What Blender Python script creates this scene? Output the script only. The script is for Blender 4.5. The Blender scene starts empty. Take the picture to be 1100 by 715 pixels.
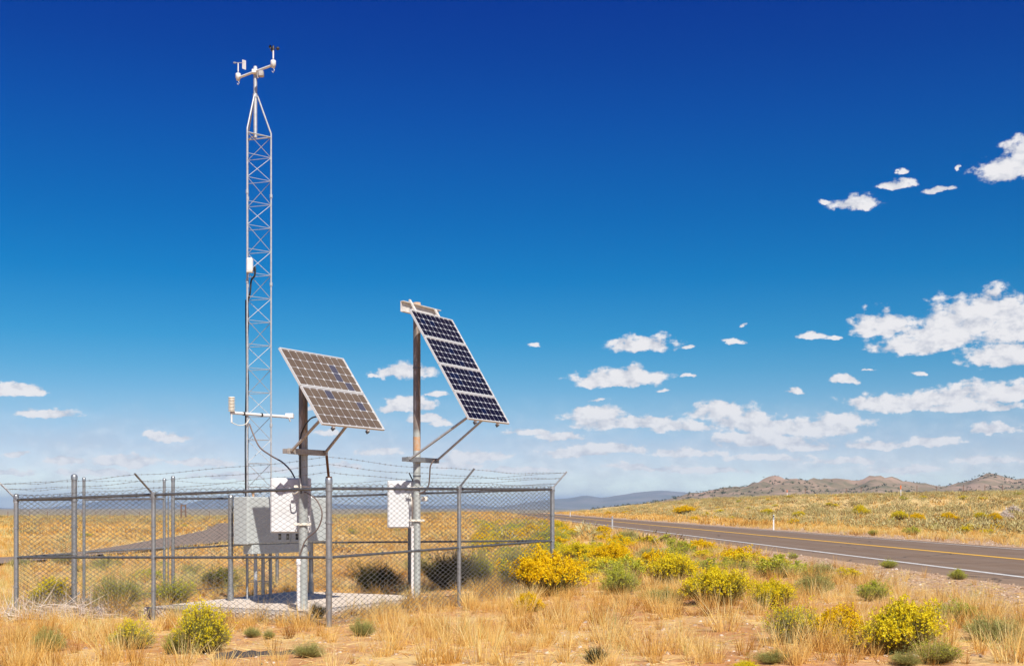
import bpy, math, random
import numpy as np
from mathutils import Vector, Matrix
random.seed(7); rng = np.random.default_rng(11)
S = bpy.context.scene; C = S.collection
RAD = math.radians
# ------------------------------------------------------------ camera
F = 1290.0; HZ = 545.0; CX = 550.0; CZ = 1.6
cam_d = bpy.data.cameras.new('camera'); cam = bpy.data.objects.new('camera', cam_d); C.objects.link(cam)
cam.location = (0, 0, CZ); cam.rotation_euler = (RAD(90), 0, 0)
cam_d.sensor_width = 36; cam_d.lens = F/1100*36; cam_d.shift_y = (HZ-357.5)/1100
cam_d.clip_start = .1; cam_d.clip_end = 80000
S.camera = cam
S.render.resolution_x = 1024; S.render.resolution_y = 665
# ------------------------------------------------------------ light
SUN_EL = RAD(46); SUN_AZ = math.atan2(.372, -.928)      # measured from +Y towards +X
S.view_settings.view_transform = 'Standard'; S.view_settings.look = 'None'
S.view_settings.exposure = 0.42; S.view_settings.gamma = 1; S.view_settings.use_curve_mapping = False
sd = bpy.data.lights.new('sun', 'SUN'); sun = bpy.data.objects.new('sun', sd); C.objects.link(sun)
sd.energy = 4.9; sd.angle = RAD(.53); sd.color = (1, .95, .87)
sv = Vector((math.sin(SUN_AZ)*math.cos(SUN_EL), math.cos(SUN_AZ)*math.cos(SUN_EL), math.sin(SUN_EL)))
sun.rotation_euler = sv.to_track_quat('Z', 'Y').to_euler()
W = bpy.data.worlds.new('World'); S.world = W; W.use_nodes = True
def build_world():
    nt = W.node_tree; N = nt.nodes; L = nt.links
    for n in list(N): N.remove(n)
    out = N.new('ShaderNodeOutputWorld'); bg = N.new('ShaderNodeBackground'); L.new(bg.outputs[0], out.inputs[0])
    bg.inputs[1].default_value = .095
    sky = N.new('ShaderNodeTexSky'); sky.sky_type = 'NISHITA'; sky.sun_disc = False
    sky.sun_elevation = SUN_EL; sky.sun_rotation = SUN_AZ; sky.altitude = 1600; sky.air_density = 1.0; sky.dust_density = .6; sky.ozone_density = 2.0
    def M(op, a, b=None, c=None):
        n = N.new('ShaderNodeMath'); n.operation = op
        for i, v in enumerate((a, b, c)):
            if v is None: continue
            if isinstance(v, (int, float)): n.inputs[i].default_value = v
            else: L.new(v, n.inputs[i])
        return n.outputs[0]
    def V(op, a, b=None, out=0):
        n = N.new('ShaderNodeVectorMath'); n.operation = op
        for i, v in enumerate((a, b)):
            if v is None: continue
            if isinstance(v, tuple): n.inputs[i].default_value = v
            else: L.new(v, n.inputs[i])
        return n.outputs[out]
    tc = N.new('ShaderNodeTexCoord'); sp = N.new('ShaderNodeSeparateXYZ'); L.new(tc.outputs['Generated'], sp.inputs[0])
    el = M('ARCSINE', sp.outputs[2]); az = M('ARCTAN2', sp.outputs[0], sp.outputs[1])
    # polarised-looking gradient of the desert sky by elevation
    rp = N.new('ShaderNodeValToRGB'); L.new(M('DIVIDE', el, RAD(60)), rp.inputs[0])
    E = rp.color_ramp.elements
    stops = SKYTINT
    E[0].position = stops[0][0]/60; E[0].color = (*stops[0][1], 1); E[1].position = stops[-1][0]/60; E[1].color = (*stops[-1][1], 1)
    for d, c in stops[1:-1]:
        e = E.new(d/60); e.color = (*c, 1)
    mul = N.new('ShaderNodeVectorMath'); mul.operation = 'MULTIPLY'; L.new(sky.outputs[0], mul.inputs[0])
    sc = N.new('ShaderNodeVectorMath'); sc.operation = 'SCALE'; L.new(rp.outputs[0], sc.inputs[0]); sc.inputs[3].default_value = 2.0
    L.new(sc.outputs[0], mul.inputs[1])
    # clouds at infinity, each one an ellipse in azimuth / elevation broken by noise
    comb = N.new('ShaderNodeCombineXYZ'); L.new(az, comb.inputs[0]); L.new(el, comb.inputs[1])
    P = comb.outputs[0]
    def noise(scale, detail, off=(0,0,0), rough=.6, vec=None):
        n = N.new('ShaderNodeTexNoise'); n.inputs['Scale'].default_value = scale; n.inputs['Detail'].default_value = detail; n.inputs['Roughness'].default_value = rough
        L.new(V('MULTIPLY', V('ADD', P if vec is None else vec, off), (1, 1.5, 1)), n.inputs['Vector']); return n
    nA = noise(38, 7); nB = noise(110, 5, (3, 1, 0))
    warp = V('MULTIPLY', V('SUBTRACT', nB.outputs['Color'], (.5,.5,.5)), (.010, .006, 0))
    warp2 = V('MULTIPLY', V('SUBTRACT', nA.outputs['Color'], (.5,.5,.5)), (.026, .010, 0))
    Pw = V('ADD', V('ADD', P, warp), warp2)
    def field(vec):
        acc = None
        for (px, py, rx, ry) in CLOUDS:
            a0 = math.atan((px-CX)/F); e0 = math.atan((HZ-py)/math.hypot(F, px-CX))
            v = V('MULTIPLY', V('SUBTRACT', vec, (a0, e0, 0)), (F/rx/1.12, F/ry/1.12, 0))
            neg = V('MULTIPLY', V('MINIMUM', v, (1e6, 0, 0)), (0, 1.0, 0))
            ln = V('LENGTH', V('ADD', v, neg), None, 1)
            f = M('SUBTRACT', 1.0, ln)
            acc = f if acc is None else M('MAXIMUM', acc, f)
        return acc
    f0 = field(Pw)
    nC = noise(72, 9, (7, 2, 0), .57)
    dens = M('ADD', M('MINIMUM', M('MULTIPLY', f0, 1.25), .75), M('MULTIPLY', M('SUBTRACT', nC.outputs['Fac'], .5), 2.5))
    mr = N.new('ShaderNodeMapRange'); mr.interpolation_type = 'SMOOTHSTEP'; L.new(dens, mr.inputs[0]); mr.inputs[1].default_value = -.10; mr.inputs[2].default_value = .48
    # lighter where the puff faces the sun (up and right), greyer towards the base
    nD = noise(72, 9, (7.005, 2.008, 0), .57)
    lit = M('MULTIPLY', M('SUBTRACT', nC.outputs['Fac'], nD.outputs['Fac']), 2.2)
    lit = M('ADD', lit, M('MULTIPLY', f0, .28))
    lr = N.new('ShaderNodeMapRange'); L.new(lit, lr.inputs[0]); lr.inputs[1].default_value = -.42; lr.inputs[2].default_value = .30
    cc = N.new('ShaderNodeMix'); cc.data_type = 'RGBA'; L.new(lr.outputs[0], cc.inputs[0])
    cc.inputs[6].default_value = (4.5, 4.7, 5.3, 1); cc.inputs[7].default_value = (7.0, 6.9, 7.0, 1)
    # thin with distance towards the horizon
    fade = N.new('ShaderNodeMapRange'); L.new(el, fade.inputs[0]); fade.inputs[1].default_value = RAD(.3); fade.inputs[2].default_value = RAD(5); fade.inputs[3].default_value = .7; fade.inputs[4].default_value = .98
    mask = M('MULTIPLY', mr.outputs[0], fade.outputs[0])
    # broad thin veil low over the horizon
    nV = noise(16, 8, (1, 9, 0), .65)
    vf = N.new('ShaderNodeMapRange'); L.new(el, vf.inputs[0]); vf.inputs[1].default_value = RAD(5.5); vf.inputs[2].default_value = RAD(1.0); 
    vv = N.new('ShaderNodeMapRange'); L.new(nV.outputs['Fac'], vv.inputs[0]); vv.inputs[1].default_value = .36; vv.inputs[2].default_value = .66; vv.inputs[4].default_value = .62
    mask = M('MAXIMUM', mask, M('MULTIPLY', vf.outputs[0], vv.outputs[0]))
    fin = N.new('ShaderNodeMix'); fin.data_type = 'RGBA'; L.new(mask, fin.inputs[0]); L.new(mul.outputs[0], fin.inputs[6]); L.new(cc.outputs[2], fin.inputs[7])
    L.new(fin.outputs[2], bg.inputs[0])
SKYTINT = [(0, (0.51, 0.511093, 0.546)), (1.07, (0.5, 0.511093, 0.546)), (1.78, (0.4, 0.39188, 0.4507)), (2.88, (0.325, 0.327084, 0.3856)), (4.65, (0.215, 0.304095, 0.3587)), (6.41, (0.115, 0.276644, 0.3475)), (7.94, (0.052, 0.252685, 0.3459)), (10.71, (0.008, 0.207774, 0.3425)), (13.47, (0.0014, 0.1716, 0.3414)), (15.8, (0.0014, 0.1465, 0.3453)), (17.87, (0.0014, 0.1218, 0.3453)), (20.45, (0.0014, 0.0939, 0.3322)), (22.71, (0.0014, 0.0754, 0.3281)), (32, (0.007, 0.1, 0.34)), (48, (0.36, 0.42, 0.5)), (60, (0.5, 0.5, 0.5))]
CLOUDS = [  # px, py, half width, half height (in the photo's own angular scale)
 (918,220,26,9),(962,200,20,6),(968,184,4,4),(1088,184,34,17),(1110,168,26,22),(1008,204,14,4),(1030,181,3,3),(884,217,4,3),
 (692,372,34,12),(668,408,50,13),(655,412,40,8),(575,371,4,3),(740,374,7,3),(788,367,10,4),(795,350,5,3),(740,404,8,3),(872,361,14,5),(895,363,8,3),
 (950,352,34,17),(985,372,44,14),(1035,348,44,24),(1065,335,34,22),(1080,385,44,16),(1100,355,40,30),(1012,362,46,22),
 (906,409,16,6),(855,421,10,4),(1015,430,46,13),(1070,424,50,14),(960,436,50,12),(1040,438,60,8),(1065,462,30,7),
 (640,448,36,14),(672,456,60,10),(700,456,40,9),(735,460,36,8),(775,444,36,15),(800,455,40,14),(840,462,46,14),(885,462,48,12),(900,455,30,13),(820,474,60,10),
 (650,483,50,8),(600,470,26,6),(620,487,40,7),(740,487,40,6),(860,480,40,7),(570,466,26,5),
 (15,420,30,8),(52,446,30,7),(18,487,14,4),(72,496,20,7),(135,497,36,9),(118,508,20,5),(110,470,0.1,.1),
 (438,402,34,11),(440,436,26,10),(455,450,22,8),(430,440,20,6),(470,455,14,5),(408,486,24,6),(505,492,40,9),(490,500,30,7),(330,440,8,3),(400,404,6,3),
 (970,505,40,6),(1060,495,40,5),(760,505,50,5),(250,512,40,6),(370,500,20,5),
 (940,478,40,7),(1000,476,30,6),(830,492,44,5),(905,496,36,5),(690,502,44,5),(560,505,36,5),(180,470,26,6),(215,498,36,6),(90,510,34,5),(10,508,26,5),(300,505,30,5),(350,465,14,5),(468,424,10,4),(716,420,7,3),(640,430,6,2),(985,402,7,3),(935,398,6,2),(-150,450,60,16),(-300,400,50,18),(1300,430,90,26),(1500,380,90,30),(1250,300,50,18),(-450,470,80,16)]
CLOUDS = [c for c in CLOUDS if c[2] > 1]
build_world(); W.cycles.sampling_method = 'MANUAL'; W.cycles.sample_map_resolution = 256

# ------------------------------------------------------------ helpers
def tag(o, label=None, cat=None, group=None, kind=None):
    if label: o['label'] = label
    if cat: o['category'] = cat
    if group: o['group'] = group
    if kind: o['kind'] = kind
    return o
def empty(name, loc, label=None, cat=None, group=None, rz=0):
    o = bpy.data.objects.new(name, None); C.objects.link(o); o.location = loc; o.rotation_euler = (0, 0, rz)
    o.empty_display_size = .2
    return tag(o, label, cat, group)
MATS = {}
def mat(name, col, rough=.7, metal=0, var=None, scale=8, bump=0, bscale=60, spec=.5, trans=0, detail=4, stops=None, objrnd=False):
    """procedural material: base colour broken by noise between col and var"""
    if name in MATS: return MATS[name]
    m = bpy.data.materials.new(name); m.use_nodes = True; nt = m.node_tree; N = nt.nodes; L = nt.links
    b = N['Principled BSDF']; b.inputs['Roughness'].default_value = rough; b.inputs['Metallic'].default_value = metal
    b.inputs['Specular IOR Level'].default_value = spec
    b.inputs['Base Color'].default_value = (*col, 1)
    colout = None
    if var is not None or bump:
        tc = N.new('ShaderNodeTexCoord')
    if var is not None:
        n = N.new('ShaderNodeTexNoise'); n.inputs['Scale'].default_value = scale; n.inputs['Detail'].default_value = detail; n.inputs['Roughness'].default_value = .65
        L.new(tc.outputs['Object'], n.inputs['Vector'])
        r = N.new('ShaderNodeMapRange'); r.inputs[1].default_value = .36; r.inputs[2].default_value = .66; L.new(n.outputs['Fac'], r.inputs[0])
        mx = N.new('ShaderNodeMix'); mx.data_type = 'RGBA'; L.new(r.outputs[0], mx.inputs[0])
        mx.inputs[6].default_value = (*col, 1); mx.inputs[7].default_value = (*var, 1)
        L.new(mx.outputs[2], b.inputs['Base Color']); colout = mx.outputs[2]
    if bump:
        n2 = N.new('ShaderNodeTexNoise'); n2.inputs['Scale'].default_value = bscale; n2.inputs['Detail'].default_value = 4
        L.new(tc.outputs['Object'], n2.inputs['Vector'])
        bp = N.new('ShaderNodeBump'); bp.inputs['Strength'].default_value = bump; bp.inputs['Distance'].default_value = .01
        L.new(n2.outputs['Fac'], bp.inputs['Height']); L.new(bp.outputs[0], b.inputs['Normal'])
    MATS[name] = m; return m
def plantmat(name, stops, trans=.35, rough=.8):
    """leafy material: colour ramp over the per-face attribute 'rnd' (and the object's own random)"""
    m = bpy.data.materials.new(name); m.use_nodes = True; nt = m.node_tree; N = nt.nodes; L = nt.links
    for n in list(N): N.remove(n)
    out = N.new('ShaderNodeOutputMaterial'); at = N.new('ShaderNodeAttribute'); at.attribute_name = 'rnd'
    rp = N.new('ShaderNodeValToRGB'); L.new(at.outputs['Fac'], rp.inputs[0]); E = rp.color_ramp.elements
    E[0].position = stops[0][0]; E[0].color = (*stops[0][1], 1); E[1].position = stops[-1][0]; E[1].color = (*stops[-1][1], 1)
    for p, c in stops[1:-1]: e = E.new(p); e.color = (*c, 1)
    d = N.new('ShaderNodeBsdfDiffuse'); t = N.new('ShaderNodeBsdfTranslucent'); mx = N.new('ShaderNodeMixShader'); mx.inputs[0].default_value = trans
    L.new(rp.outputs[0], d.inputs[0]); L.new(rp.outputs[0], t.inputs[0]); L.new(d.outputs[0], mx.inputs[1]); L.new(t.outputs[0], mx.inputs[2]); L.new(mx.outputs[0], out.inputs[0])
    MATS[name] = m; return m

class MB:
    """collects boxes, tubes and lathes and links them as one mesh object"""
    def __init__(s): s.v = []; s.f = []; s.mi = []; s.sm = []
    def add(s, vs, fs, mi=0, sm=False):
        o = len(s.v); s.v += [tuple(x) for x in vs]; s.f += [tuple(i+o for i in f) for f in fs]; s.mi += [mi]*len(fs); s.sm += [sm]*len(fs)
    def box(s, c, size, ax=None, bev=0, mi=0):
        c = Vector(c); X, Y, Z = ax if ax else (Vector((1,0,0)), Vector((0,1,0)), Vector((0,0,1)))
        hx, hy, hz = [q/2 for q in size]
        if bev <= 0:
            vs = [c+X*hx*a+Y*hy*b+Z*hz*d for a in (-1,1) for b in (-1,1) for d in (-1,1)]
            s.add(vs, [(0,1,3,2),(4,6,7,5),(0,4,5,1),(2,3,7,6),(0,2,6,4),(1,5,7,3)], mi); return
        b = min(bev, hx*.9, hy*.9, hz*.9); vs = []
        for a in (-1,1):
            for bb in (-1,1):
                for d in (-1,1):
                    vs += [c+X*(hx-b)*a+Y*(hy-b)*bb+Z*hz*d, c+X*(hx-b)*a+Y*hy*bb+Z*(hz-b)*d, c+X*hx*a+Y*(hy-b)*bb+Z*(hz-b)*d]
        import bmesh
        bm = bmesh.new(); [bm.verts.new(v) for v in vs]; bmesh.ops.convex_hull(bm, input=bm.verts); bm.verts.index_update()
        bmesh.ops.recalc_face_normals(bm, faces=bm.faces)
        s.add([v.co.copy() for v in bm.verts], [[v.index for v in f.verts] for f in bm.faces], mi); bm.free()
    def tube(s, pts, r, n=8, caps=True, mi=0, r2=None, smooth=True):
        pts = [Vector(p) for p in pts]; k = len(pts); vs = []; ref = None
        for i, p in enumerate(pts):
            t = (pts[min(i+1, k-1)]-pts[max(i-1, 0)]).normalized()
            if ref is None: ref = t.orthogonal().normalized()
            a = (ref - t*ref.dot(t)); a = a.normalized() if a.length > 1e-5 else t.orthogonal().normalized(); ref = a; b = t.cross(a)
            rr = r if r2 is None else r+(r2-r)*i/(k-1)
            vs += [p+(a*math.cos(q*2*math.pi/n)+b*math.sin(q*2*math.pi/n))*rr for q in range(n)]
        fs = [(i*n+q, i*n+(q+1)%n, (i+1)*n+(q+1)%n, (i+1)*n+q) for i in range(k-1) for q in range(n)]
        s.add(vs, fs, mi, smooth)
        if caps: s.add(vs[:n], [tuple(reversed(range(n)))], mi); s.add(vs[-n:], [tuple(range(n))], mi)
    def lathe(s, c, prof, n=16, mi=0):
        c = Vector(c); vs = [c+Vector((r*math.cos(q*2*math.pi/n), r*math.sin(q*2*math.pi/n), z)) for r, z in prof for q in range(n)]
        k = len(prof)
        s.add(vs, [(i*n+q, i*n+(q+1)%n, (i+1)*n+(q+1)%n, (i+1)*n+q) for i in range(k-1) for q in range(n)], mi, True)
    def build(s, name, mats, parent=None):
        me = bpy.data.meshes.new(name); me.from_pydata([tuple(v) for v in s.v], [], s.f)
        for m in (mats if isinstance(mats, (list, tuple)) else [mats]): me.materials.append(m)
        me.polygons.foreach_set('material_index', s.mi); me.polygons.foreach_set('use_smooth', s.sm); me.update()
        o = bpy.data.objects.new(name, me); C.objects.link(o)
        if parent is not None: o.parent = parent; o.matrix_parent_inverse = Matrix.Translation(parent.location).inverted() if not parent.rotation_euler.z else parent.matrix_basis.inverted()
        return o
def npmesh(name, v, quads, mats, rnd=None, mi=None, link=True, parent=None):
    """numpy quads -> mesh object with per-face attribute rnd"""
    me = bpy.data.meshes.new(name); n = len(v); q = len(quads)
    me.vertices.add(n); me.vertices.foreach_set('co', np.asarray(v, np.float32).ravel())
    k = quads.shape[1]
    me.loops.add(q*k); me.loops.foreach_set('vertex_index', quads.astype(np.int32).ravel())
    me.polygons.add(q); me.polygons.foreach_set('loop_start', np.arange(0, q*k, k, dtype=np.int32))
    for m in (mats if isinstance(mats, (list, tuple)) else [mats]): me.materials.append(m)
    if mi is not None: me.polygons.foreach_set('material_index', mi.astype(np.int32))
    if rnd is not None:
        a = me.attributes.new('rnd', 'FLOAT', 'FACE'); a.data.foreach_set('value', np.asarray(rnd, np.float32))
    me.update(calc_edges=True)
    o = bpy.data.objects.new(name, me)
    if link: C.objects.link(o)
    if parent is not None: o.parent = parent
    return o

# ------------------------------------------------------------ terrain
def ss(x, a, b):
    t = np.clip((np.asarray(x, float)-a)/(b-a), 0, 1); return t*t*(3-2*t)
def fb(x, y, s=1.0):
    x = np.asarray(x, float)*s; y = np.asarray(y, float)*s
    return (np.sin(x*1.3+1.7*np.sin(y*.7))+np.sin(y*1.7+1.3*np.sin(x*.9+2))+.5*np.sin(x*3.1+y*2.3)+.5*np.sin(y*3.7-x*2.9+1)+.25*np.sin(x*7.3+y*5.1))/3.25
RC = lambda y: 14.8-.039*np.asarray(y, float)          # road centre line
def Hs(x, y):
    x = np.asarray(x, float); y = np.asarray(y, float)
    a = .024*(x+2.47)
    base = np.where(a < 0, -.6*np.tanh(-a/.6), .20*np.tanh(np.maximum(a,0)/.20))
    r = x-RC(y)
    rise = (3.3*ss(r, 7, 46)+.02*np.maximum(r-50, 0).clip(0, 300))*ss(y, 45, 200)
    hump = .55*np.exp(-((x+14)/22)**2)*ss(y, 110, 230)
    z = base+rise+hump
    z = z-(7+np.maximum(rise, 0)*1.2)*ss(y, 290, 800)
    k = 1-ss(np.abs(r), 4.6, 7.5)
    road = .17 - 7*ss(y, 290, 800)
    return z*(1-k)+road*k
def H(x, y):
    x = np.asarray(x, float); y = np.asarray(y, float); r = np.abs(x-RC(y))
    amp = (.03+.22*ss(y, 60, 250))*ss(r, 5, 10)
    pad = np.exp(-(((x+3.2)/3.4)**2+((y-19.6)/3.4)**2)**2)
    return Hs(x, y)+amp*fb(x, y, .35)*(1-pad)+.018*fb(x, y, 1.9)*ss(r, 5, 8)*(1-ss(y, 60, 120))*(1-pad)
def at(px, py, lo=9, hi=900):
    """point of the ground seen at a photo pixel"""
    u = (px-CX)/F; w = (HZ-py)/F
    d = np.exp(np.linspace(math.log(lo), math.log(hi), 4000)); g = CZ+w*d-H(u*d, d)
    i = np.argmax(g < 0) if (g < 0).any() else len(d)-1
    D = d[i]; return Vector((u*D, D, float(H(u*D, D))))
def P3(px, py, d): return Vector(((px-CX)/F*d, d, CZ+(HZ-py)/F*d))

def axis(fine0, fine1, step, far0, far1, g=1.13):
    a = list(np.arange(fine0, fine1, step)); s = step
    x = a[-1]
    while x < far1: s *= g; x += s; a.append(x)
    s = step; x = a[0]; b = []
    while x > far0: s *= g; x -= s; b.append(x)
    return np.array(b[::-1]+a)
gx = axis(-14, 22, .35, -19000, 19000, 1.07); gy = axis(9, 42, .35, -60, 24000, 1.045)
GX, GY = np.meshgrid(gx, gy); GZ = H(GX, GY)
nv = np.stack([GX.ravel(), GY.ravel(), GZ.ravel()], 1); nx = len(gx); ny = len(gy)
I = (np.arange(ny-1)[:,None]*nx+np.arange(nx-1)[None,:]).ravel()
def ground_mat():
    m = bpy.data.materials.new('desert_soil'); m.use_nodes = True; nt = m.node_tree; N = nt.nodes; L = nt.links
    b = N['Principled BSDF']; b.inputs['Roughness'].default_value = .95; b.inputs['Specular IOR Level'].default_value = .1
    g = N.new('ShaderNodeNewGeometry'); sp = N.new('ShaderNodeSeparateXYZ'); L.new(g.outputs['Position'], sp.inputs[0])
    def M(op, a, bb=None):
        n = N.new('ShaderNodeMath'); n.operation = op
        for i, v in enumerate((a, bb)):
            if v is None: continue
            if isinstance(v, (int, float)): n.inputs[i].default_value = v
            else: L.new(v, n.inputs[i])
        return n.outputs[0]
    def noise(s, d=5, r=.6):
        n = N.new('ShaderNodeTexNoise'); n.inputs['Scale'].default_value = s; n.inputs['Detail'].default_value = d; n.inputs['Roughness'].default_value = r
        L.new(g.outputs['Position'], n.inputs['Vector']); return n.outputs['Fac']
    def rng_(v, a, bb, c=0, d=1):
        n = N.new('ShaderNodeMapRange'); L.new(v, n.inputs[0]); n.inputs[1].default_value = a; n.inputs[2].default_value = bb; n.inputs[3].default_value = c; n.inputs[4].default_value = d; return n.outputs[0]
    def mix(f, a, bb):
        n = N.new('ShaderNodeMix'); n.data_type = 'RGBA'
        L.new(f, n.inputs[0])
        for i, v in ((6, a), (7, bb)):
            if isinstance(v, tuple): n.inputs[i].default_value = (*v, 1)
            else: L.new(v, n.inputs[i])
        return n.outputs[2]
    soil = mix(rng_(noise(.9), .35, .65), (.47, .22, .09), (.56, .32, .16))
    soil = mix(rng_(noise(14, 6, .7), .45, .7), soil, (.40, .185, .07))
    straw = mix(rng_(noise(30, 4), .35, .65), (.62, .40, .16), (.70, .50, .23))
    c = mix(rng_(noise(.55, 7, .7), .45, .62), soil, straw)
    far = rng_(sp.outputs[1], 30, 70)
    farc = mix(rng_(noise(.22, 8, .7), .35, .65), (.66, .43, .17), (.66, .49, .22))
    farc = mix(rng_(noise(.06, 6, .6), .52, .7), farc, (.34, .25, .11))
    c = mix(far, c, farc)
    vfar = rng_(sp.outputs[1], 500, 1500)
    c = mix(vfar, c, (.30, .24, .15))
    # gravel beside the asphalt
    r = M('ABSOLUTE', M('ADD', M('SUBTRACT', sp.outputs[0], 14.8), M('MULTIPLY', sp.outputs[1], .039)))
    wob = M('MULTIPLY', M('SUBTRACT', noise(.7, 6), .5), 3.2)
    gm = rng_(M('ADD', r, wob), 9.2, 6.6)
    vor = N.new('ShaderNodeTexVoronoi'); vor.inputs['Scale'].default_value = 16; L.new(g.outputs['Position'], vor.inputs['Vector'])
    gsp = N.new('ShaderNodeSeparateColor'); L.new(vor.outputs['Color'], gsp.inputs[0])
    grav = mix(gsp.outputs[0], (.36, .22, .14), (.52, .36, .24))
    c = mix(M('MULTIPLY', gm, .9), c, grav)
    L.new(c, b.inputs['Base Color'])
    bp = N.new('ShaderNodeBump'); bp.inputs['Distance'].default_value = .03; bp.inputs['Strength'].default_value = .7
    h = M('ADD', noise(9, 7, .7), M('MULTIPLY', vor.outputs['Distance'], .5)); L.new(h, bp.inputs['Height']); L.new(bp.outputs[0], b.inputs['Normal'])
    return m
ground = npmesh('ground', nv, np.stack([I, I+1, I+nx+1, I+nx], 1), ground_mat()); tag(ground, 'dry orange desert soil running out to the horizon', 'ground', kind='structure')
ground.data.polygons.foreach_set('use_smooth', [True]*len(ground.data.polygons))

# ------------------------------------------------------------ road
asph = mat('asphalt', (.18, .118, .078), .9, var=(.215, .148, .102), scale=1.6, bump=.4, bscale=90, spec=.2, detail=10)
def wear(m):
    """polished wheel tracks along the lanes, thin cracks and a few tar patches"""
    nt = m.node_tree; N = nt.nodes; L = nt.links; b = N['Principled BSDF']; src = b.inputs['Base Color'].links[0].from_socket
    def M(op, a, bb=None):
        n = N.new('ShaderNodeMath'); n.operation = op
        for i, v in enumerate((a, bb)):
            if v is None: continue
            if isinstance(v, (int, float)): n.inputs[i].default_value = v
            else: L.new(v, n.inputs[i])
        return n.outputs[0]
    g = N.new('ShaderNodeNewGeometry'); sp = N.new('ShaderNodeSeparateXYZ'); L.new(g.outputs['Position'], sp.inputs[0])
    r = M('ADD', M('SUBTRACT', sp.outputs[0], 14.8), M('MULTIPLY', sp.outputs[1], .039))
    lane = M('ABSOLUTE', M('SUBTRACT', M('ABSOLUTE', r), 1.85)); tr = M('ABSOLUTE', M('SUBTRACT', lane, .85))
    mr = N.new('ShaderNodeMapRange'); mr.interpolation_type = 'SMOOTHSTEP'; L.new(tr, mr.inputs[0]); mr.inputs[1].default_value = .45; mr.inputs[2].default_value = .1; mr.inputs[4].default_value = .22
    sh = N.new('ShaderNodeMapRange'); L.new(M('ABSOLUTE', r), sh.inputs[0]); sh.inputs[1].default_value = 3.75; sh.inputs[2].default_value = 4.5; sh.inputs[4].default_value = .55
    nz = N.new('ShaderNodeTexNoise'); nz.inputs['Scale'].default_value = .5; nz.inputs['Detail'].default_value = 6; L.new(g.outputs['Position'], nz.inputs['Vector'])
    ad = N.new('ShaderNodeMixRGB') if False else N.new('ShaderNodeVectorMath'); ad.operation = 'ADD'; L.new(g.outputs['Position'], ad.inputs[0])
    ns = N.new('ShaderNodeVectorMath'); ns.operation = 'SCALE'; ns.inputs[3].default_value = 1.5; L.new(nz.outputs['Color'], ns.inputs[0]); L.new(ns.outputs[0], ad.inputs[1])
    vo = N.new('ShaderNodeTexVoronoi'); vo.feature = 'DISTANCE_TO_EDGE'; vo.inputs['Scale'].default_value = .22; L.new(ad.outputs[0], vo.inputs['Vector'])
    cr = N.new('ShaderNodeMapRange'); L.new(vo.outputs['Distance'], cr.inputs[0]); cr.inputs[1].default_value = .012; cr.inputs[2].default_value = .004; cr.inputs[4].default_value = .6
    def mix(f, a, c):
        n = N.new('ShaderNodeMix'); n.data_type = 'RGBA'; L.new(f, n.inputs[0]); L.new(a, n.inputs[6]); n.inputs[7].default_value = (*c, 1); return n.outputs[2]
    c = mix(mr.outputs[0], src, (.26, .20, .155)); c = mix(sh.outputs[0], c, (.33, .225, .15)); c = mix(cr.outputs[0], c, (.05, .04, .035)); L.new(c, b.inputs['Base Color'])
wear(asph)
asph_old = mat('worn_gravel', (.22, .16, .125), .95, var=(.27, .20, .155), scale=1.3, bump=.5, bscale=60, spec=.2, detail=8)
white_line = mat('worn_white_paint', (.72, .70, .66), .7, var=(.42, .38, .34), scale=5, detail=8)
yellow_line = mat('worn_yellow_paint', (.85, .46, .02), .7, var=(.70, .38, .04), scale=4, detail=8)
rys = np.concatenate([np.arange(-40, 60, 2.), np.arange(60, 300, 6.), np.arange(300, 900, 25.)])
def roadz(y): return float(Hs(RC(y), y))+.045
def ribbon(name, o0, o1, dz, m, ys=rys, parent=None, skirt=False):
    mb = MB(); vs = []; fs = []
    offs = [o0, o1] if not skirt else [o0-.5, o0, o1, o1+.5]
    for y in ys:
        for k, o in enumerate(offs):
            z = roadz(y)+dz - (.12 if skirt and k in (0, 3) else 0)
            vs.append((float(RC(y))+o, y, z))
    w = len(offs)
    fs = [(i*w+k, i*w+k+1, (i+1)*w+k+1, (i+1)*w+k) for i in range(len(ys)-1) for k in range(w-1)]
    mb.add(vs, fs); o = mb.build(name, m, parent); return o
tag(ribbon('road', -4.45, 4.3, 0, asph, skirt=True), 'two lane brown grey asphalt highway', 'road', kind='structure')
tag(ribbon('road_edge_line', -3.76, -3.56, .004, white_line), 'white line along the near edge of the highway', 'road marking', kind='structure')
tag(ribbon('road_edge_line', 3.58, 3.70, .004, white_line), 'white line along the far edge of the highway', 'road marking', kind='structure')
tag(ribbon('road_centre_line', .0, .27, .004, yellow_line), 'solid yellow line down the middle of the highway', 'road marking', kind='structure')
# side road on the left
def side_road():
    low = [(-26, 30), (-16.9, 39.5), (-15.9, 46), (-15.6, 52), (-15.2, 60), (-15.0, 68), (-16.6, 84), (-22, 110), (-30, 150)]
    up = [(-36, 34), (-18.9, 45), (-18.4, 52), (-19.8, 62), (-21.6, 74), (-23.8, 88), (-27.4, 108), (-33, 130), (-38, 158)]
    mb = MB(); vs = []; fs = []; n = 6; rows = []
    for i in range(len(low)-1):
        for t in np.linspace(0, 1, 5)[:-1]:
            a = np.array(low[i])*(1-t)+np.array(low[i+1])*t; b = np.array(up[i])*(1-t)+np.array(up[i+1])*t; rows.append((a, b))
    for a, b in rows:
        for k in range(n+1):
            p = a+(b-a)*k/n; vs.append((p[0], p[1], float(H(p[0], p[1]))+.09))
    fs = [(i*(n+1)+k, i*(n+1)+k+1, (i+1)*(n+1)+k+1, (i+1)*(n+1)+k) for i in range(len(rows)-1) for k in range(n)]
    mb.add(vs, fs); o = mb.build('side_road', asph_old); tag(o, 'brown gravel side road beyond the fence', 'road', kind='structure'); return rows
SR = side_road()
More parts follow.
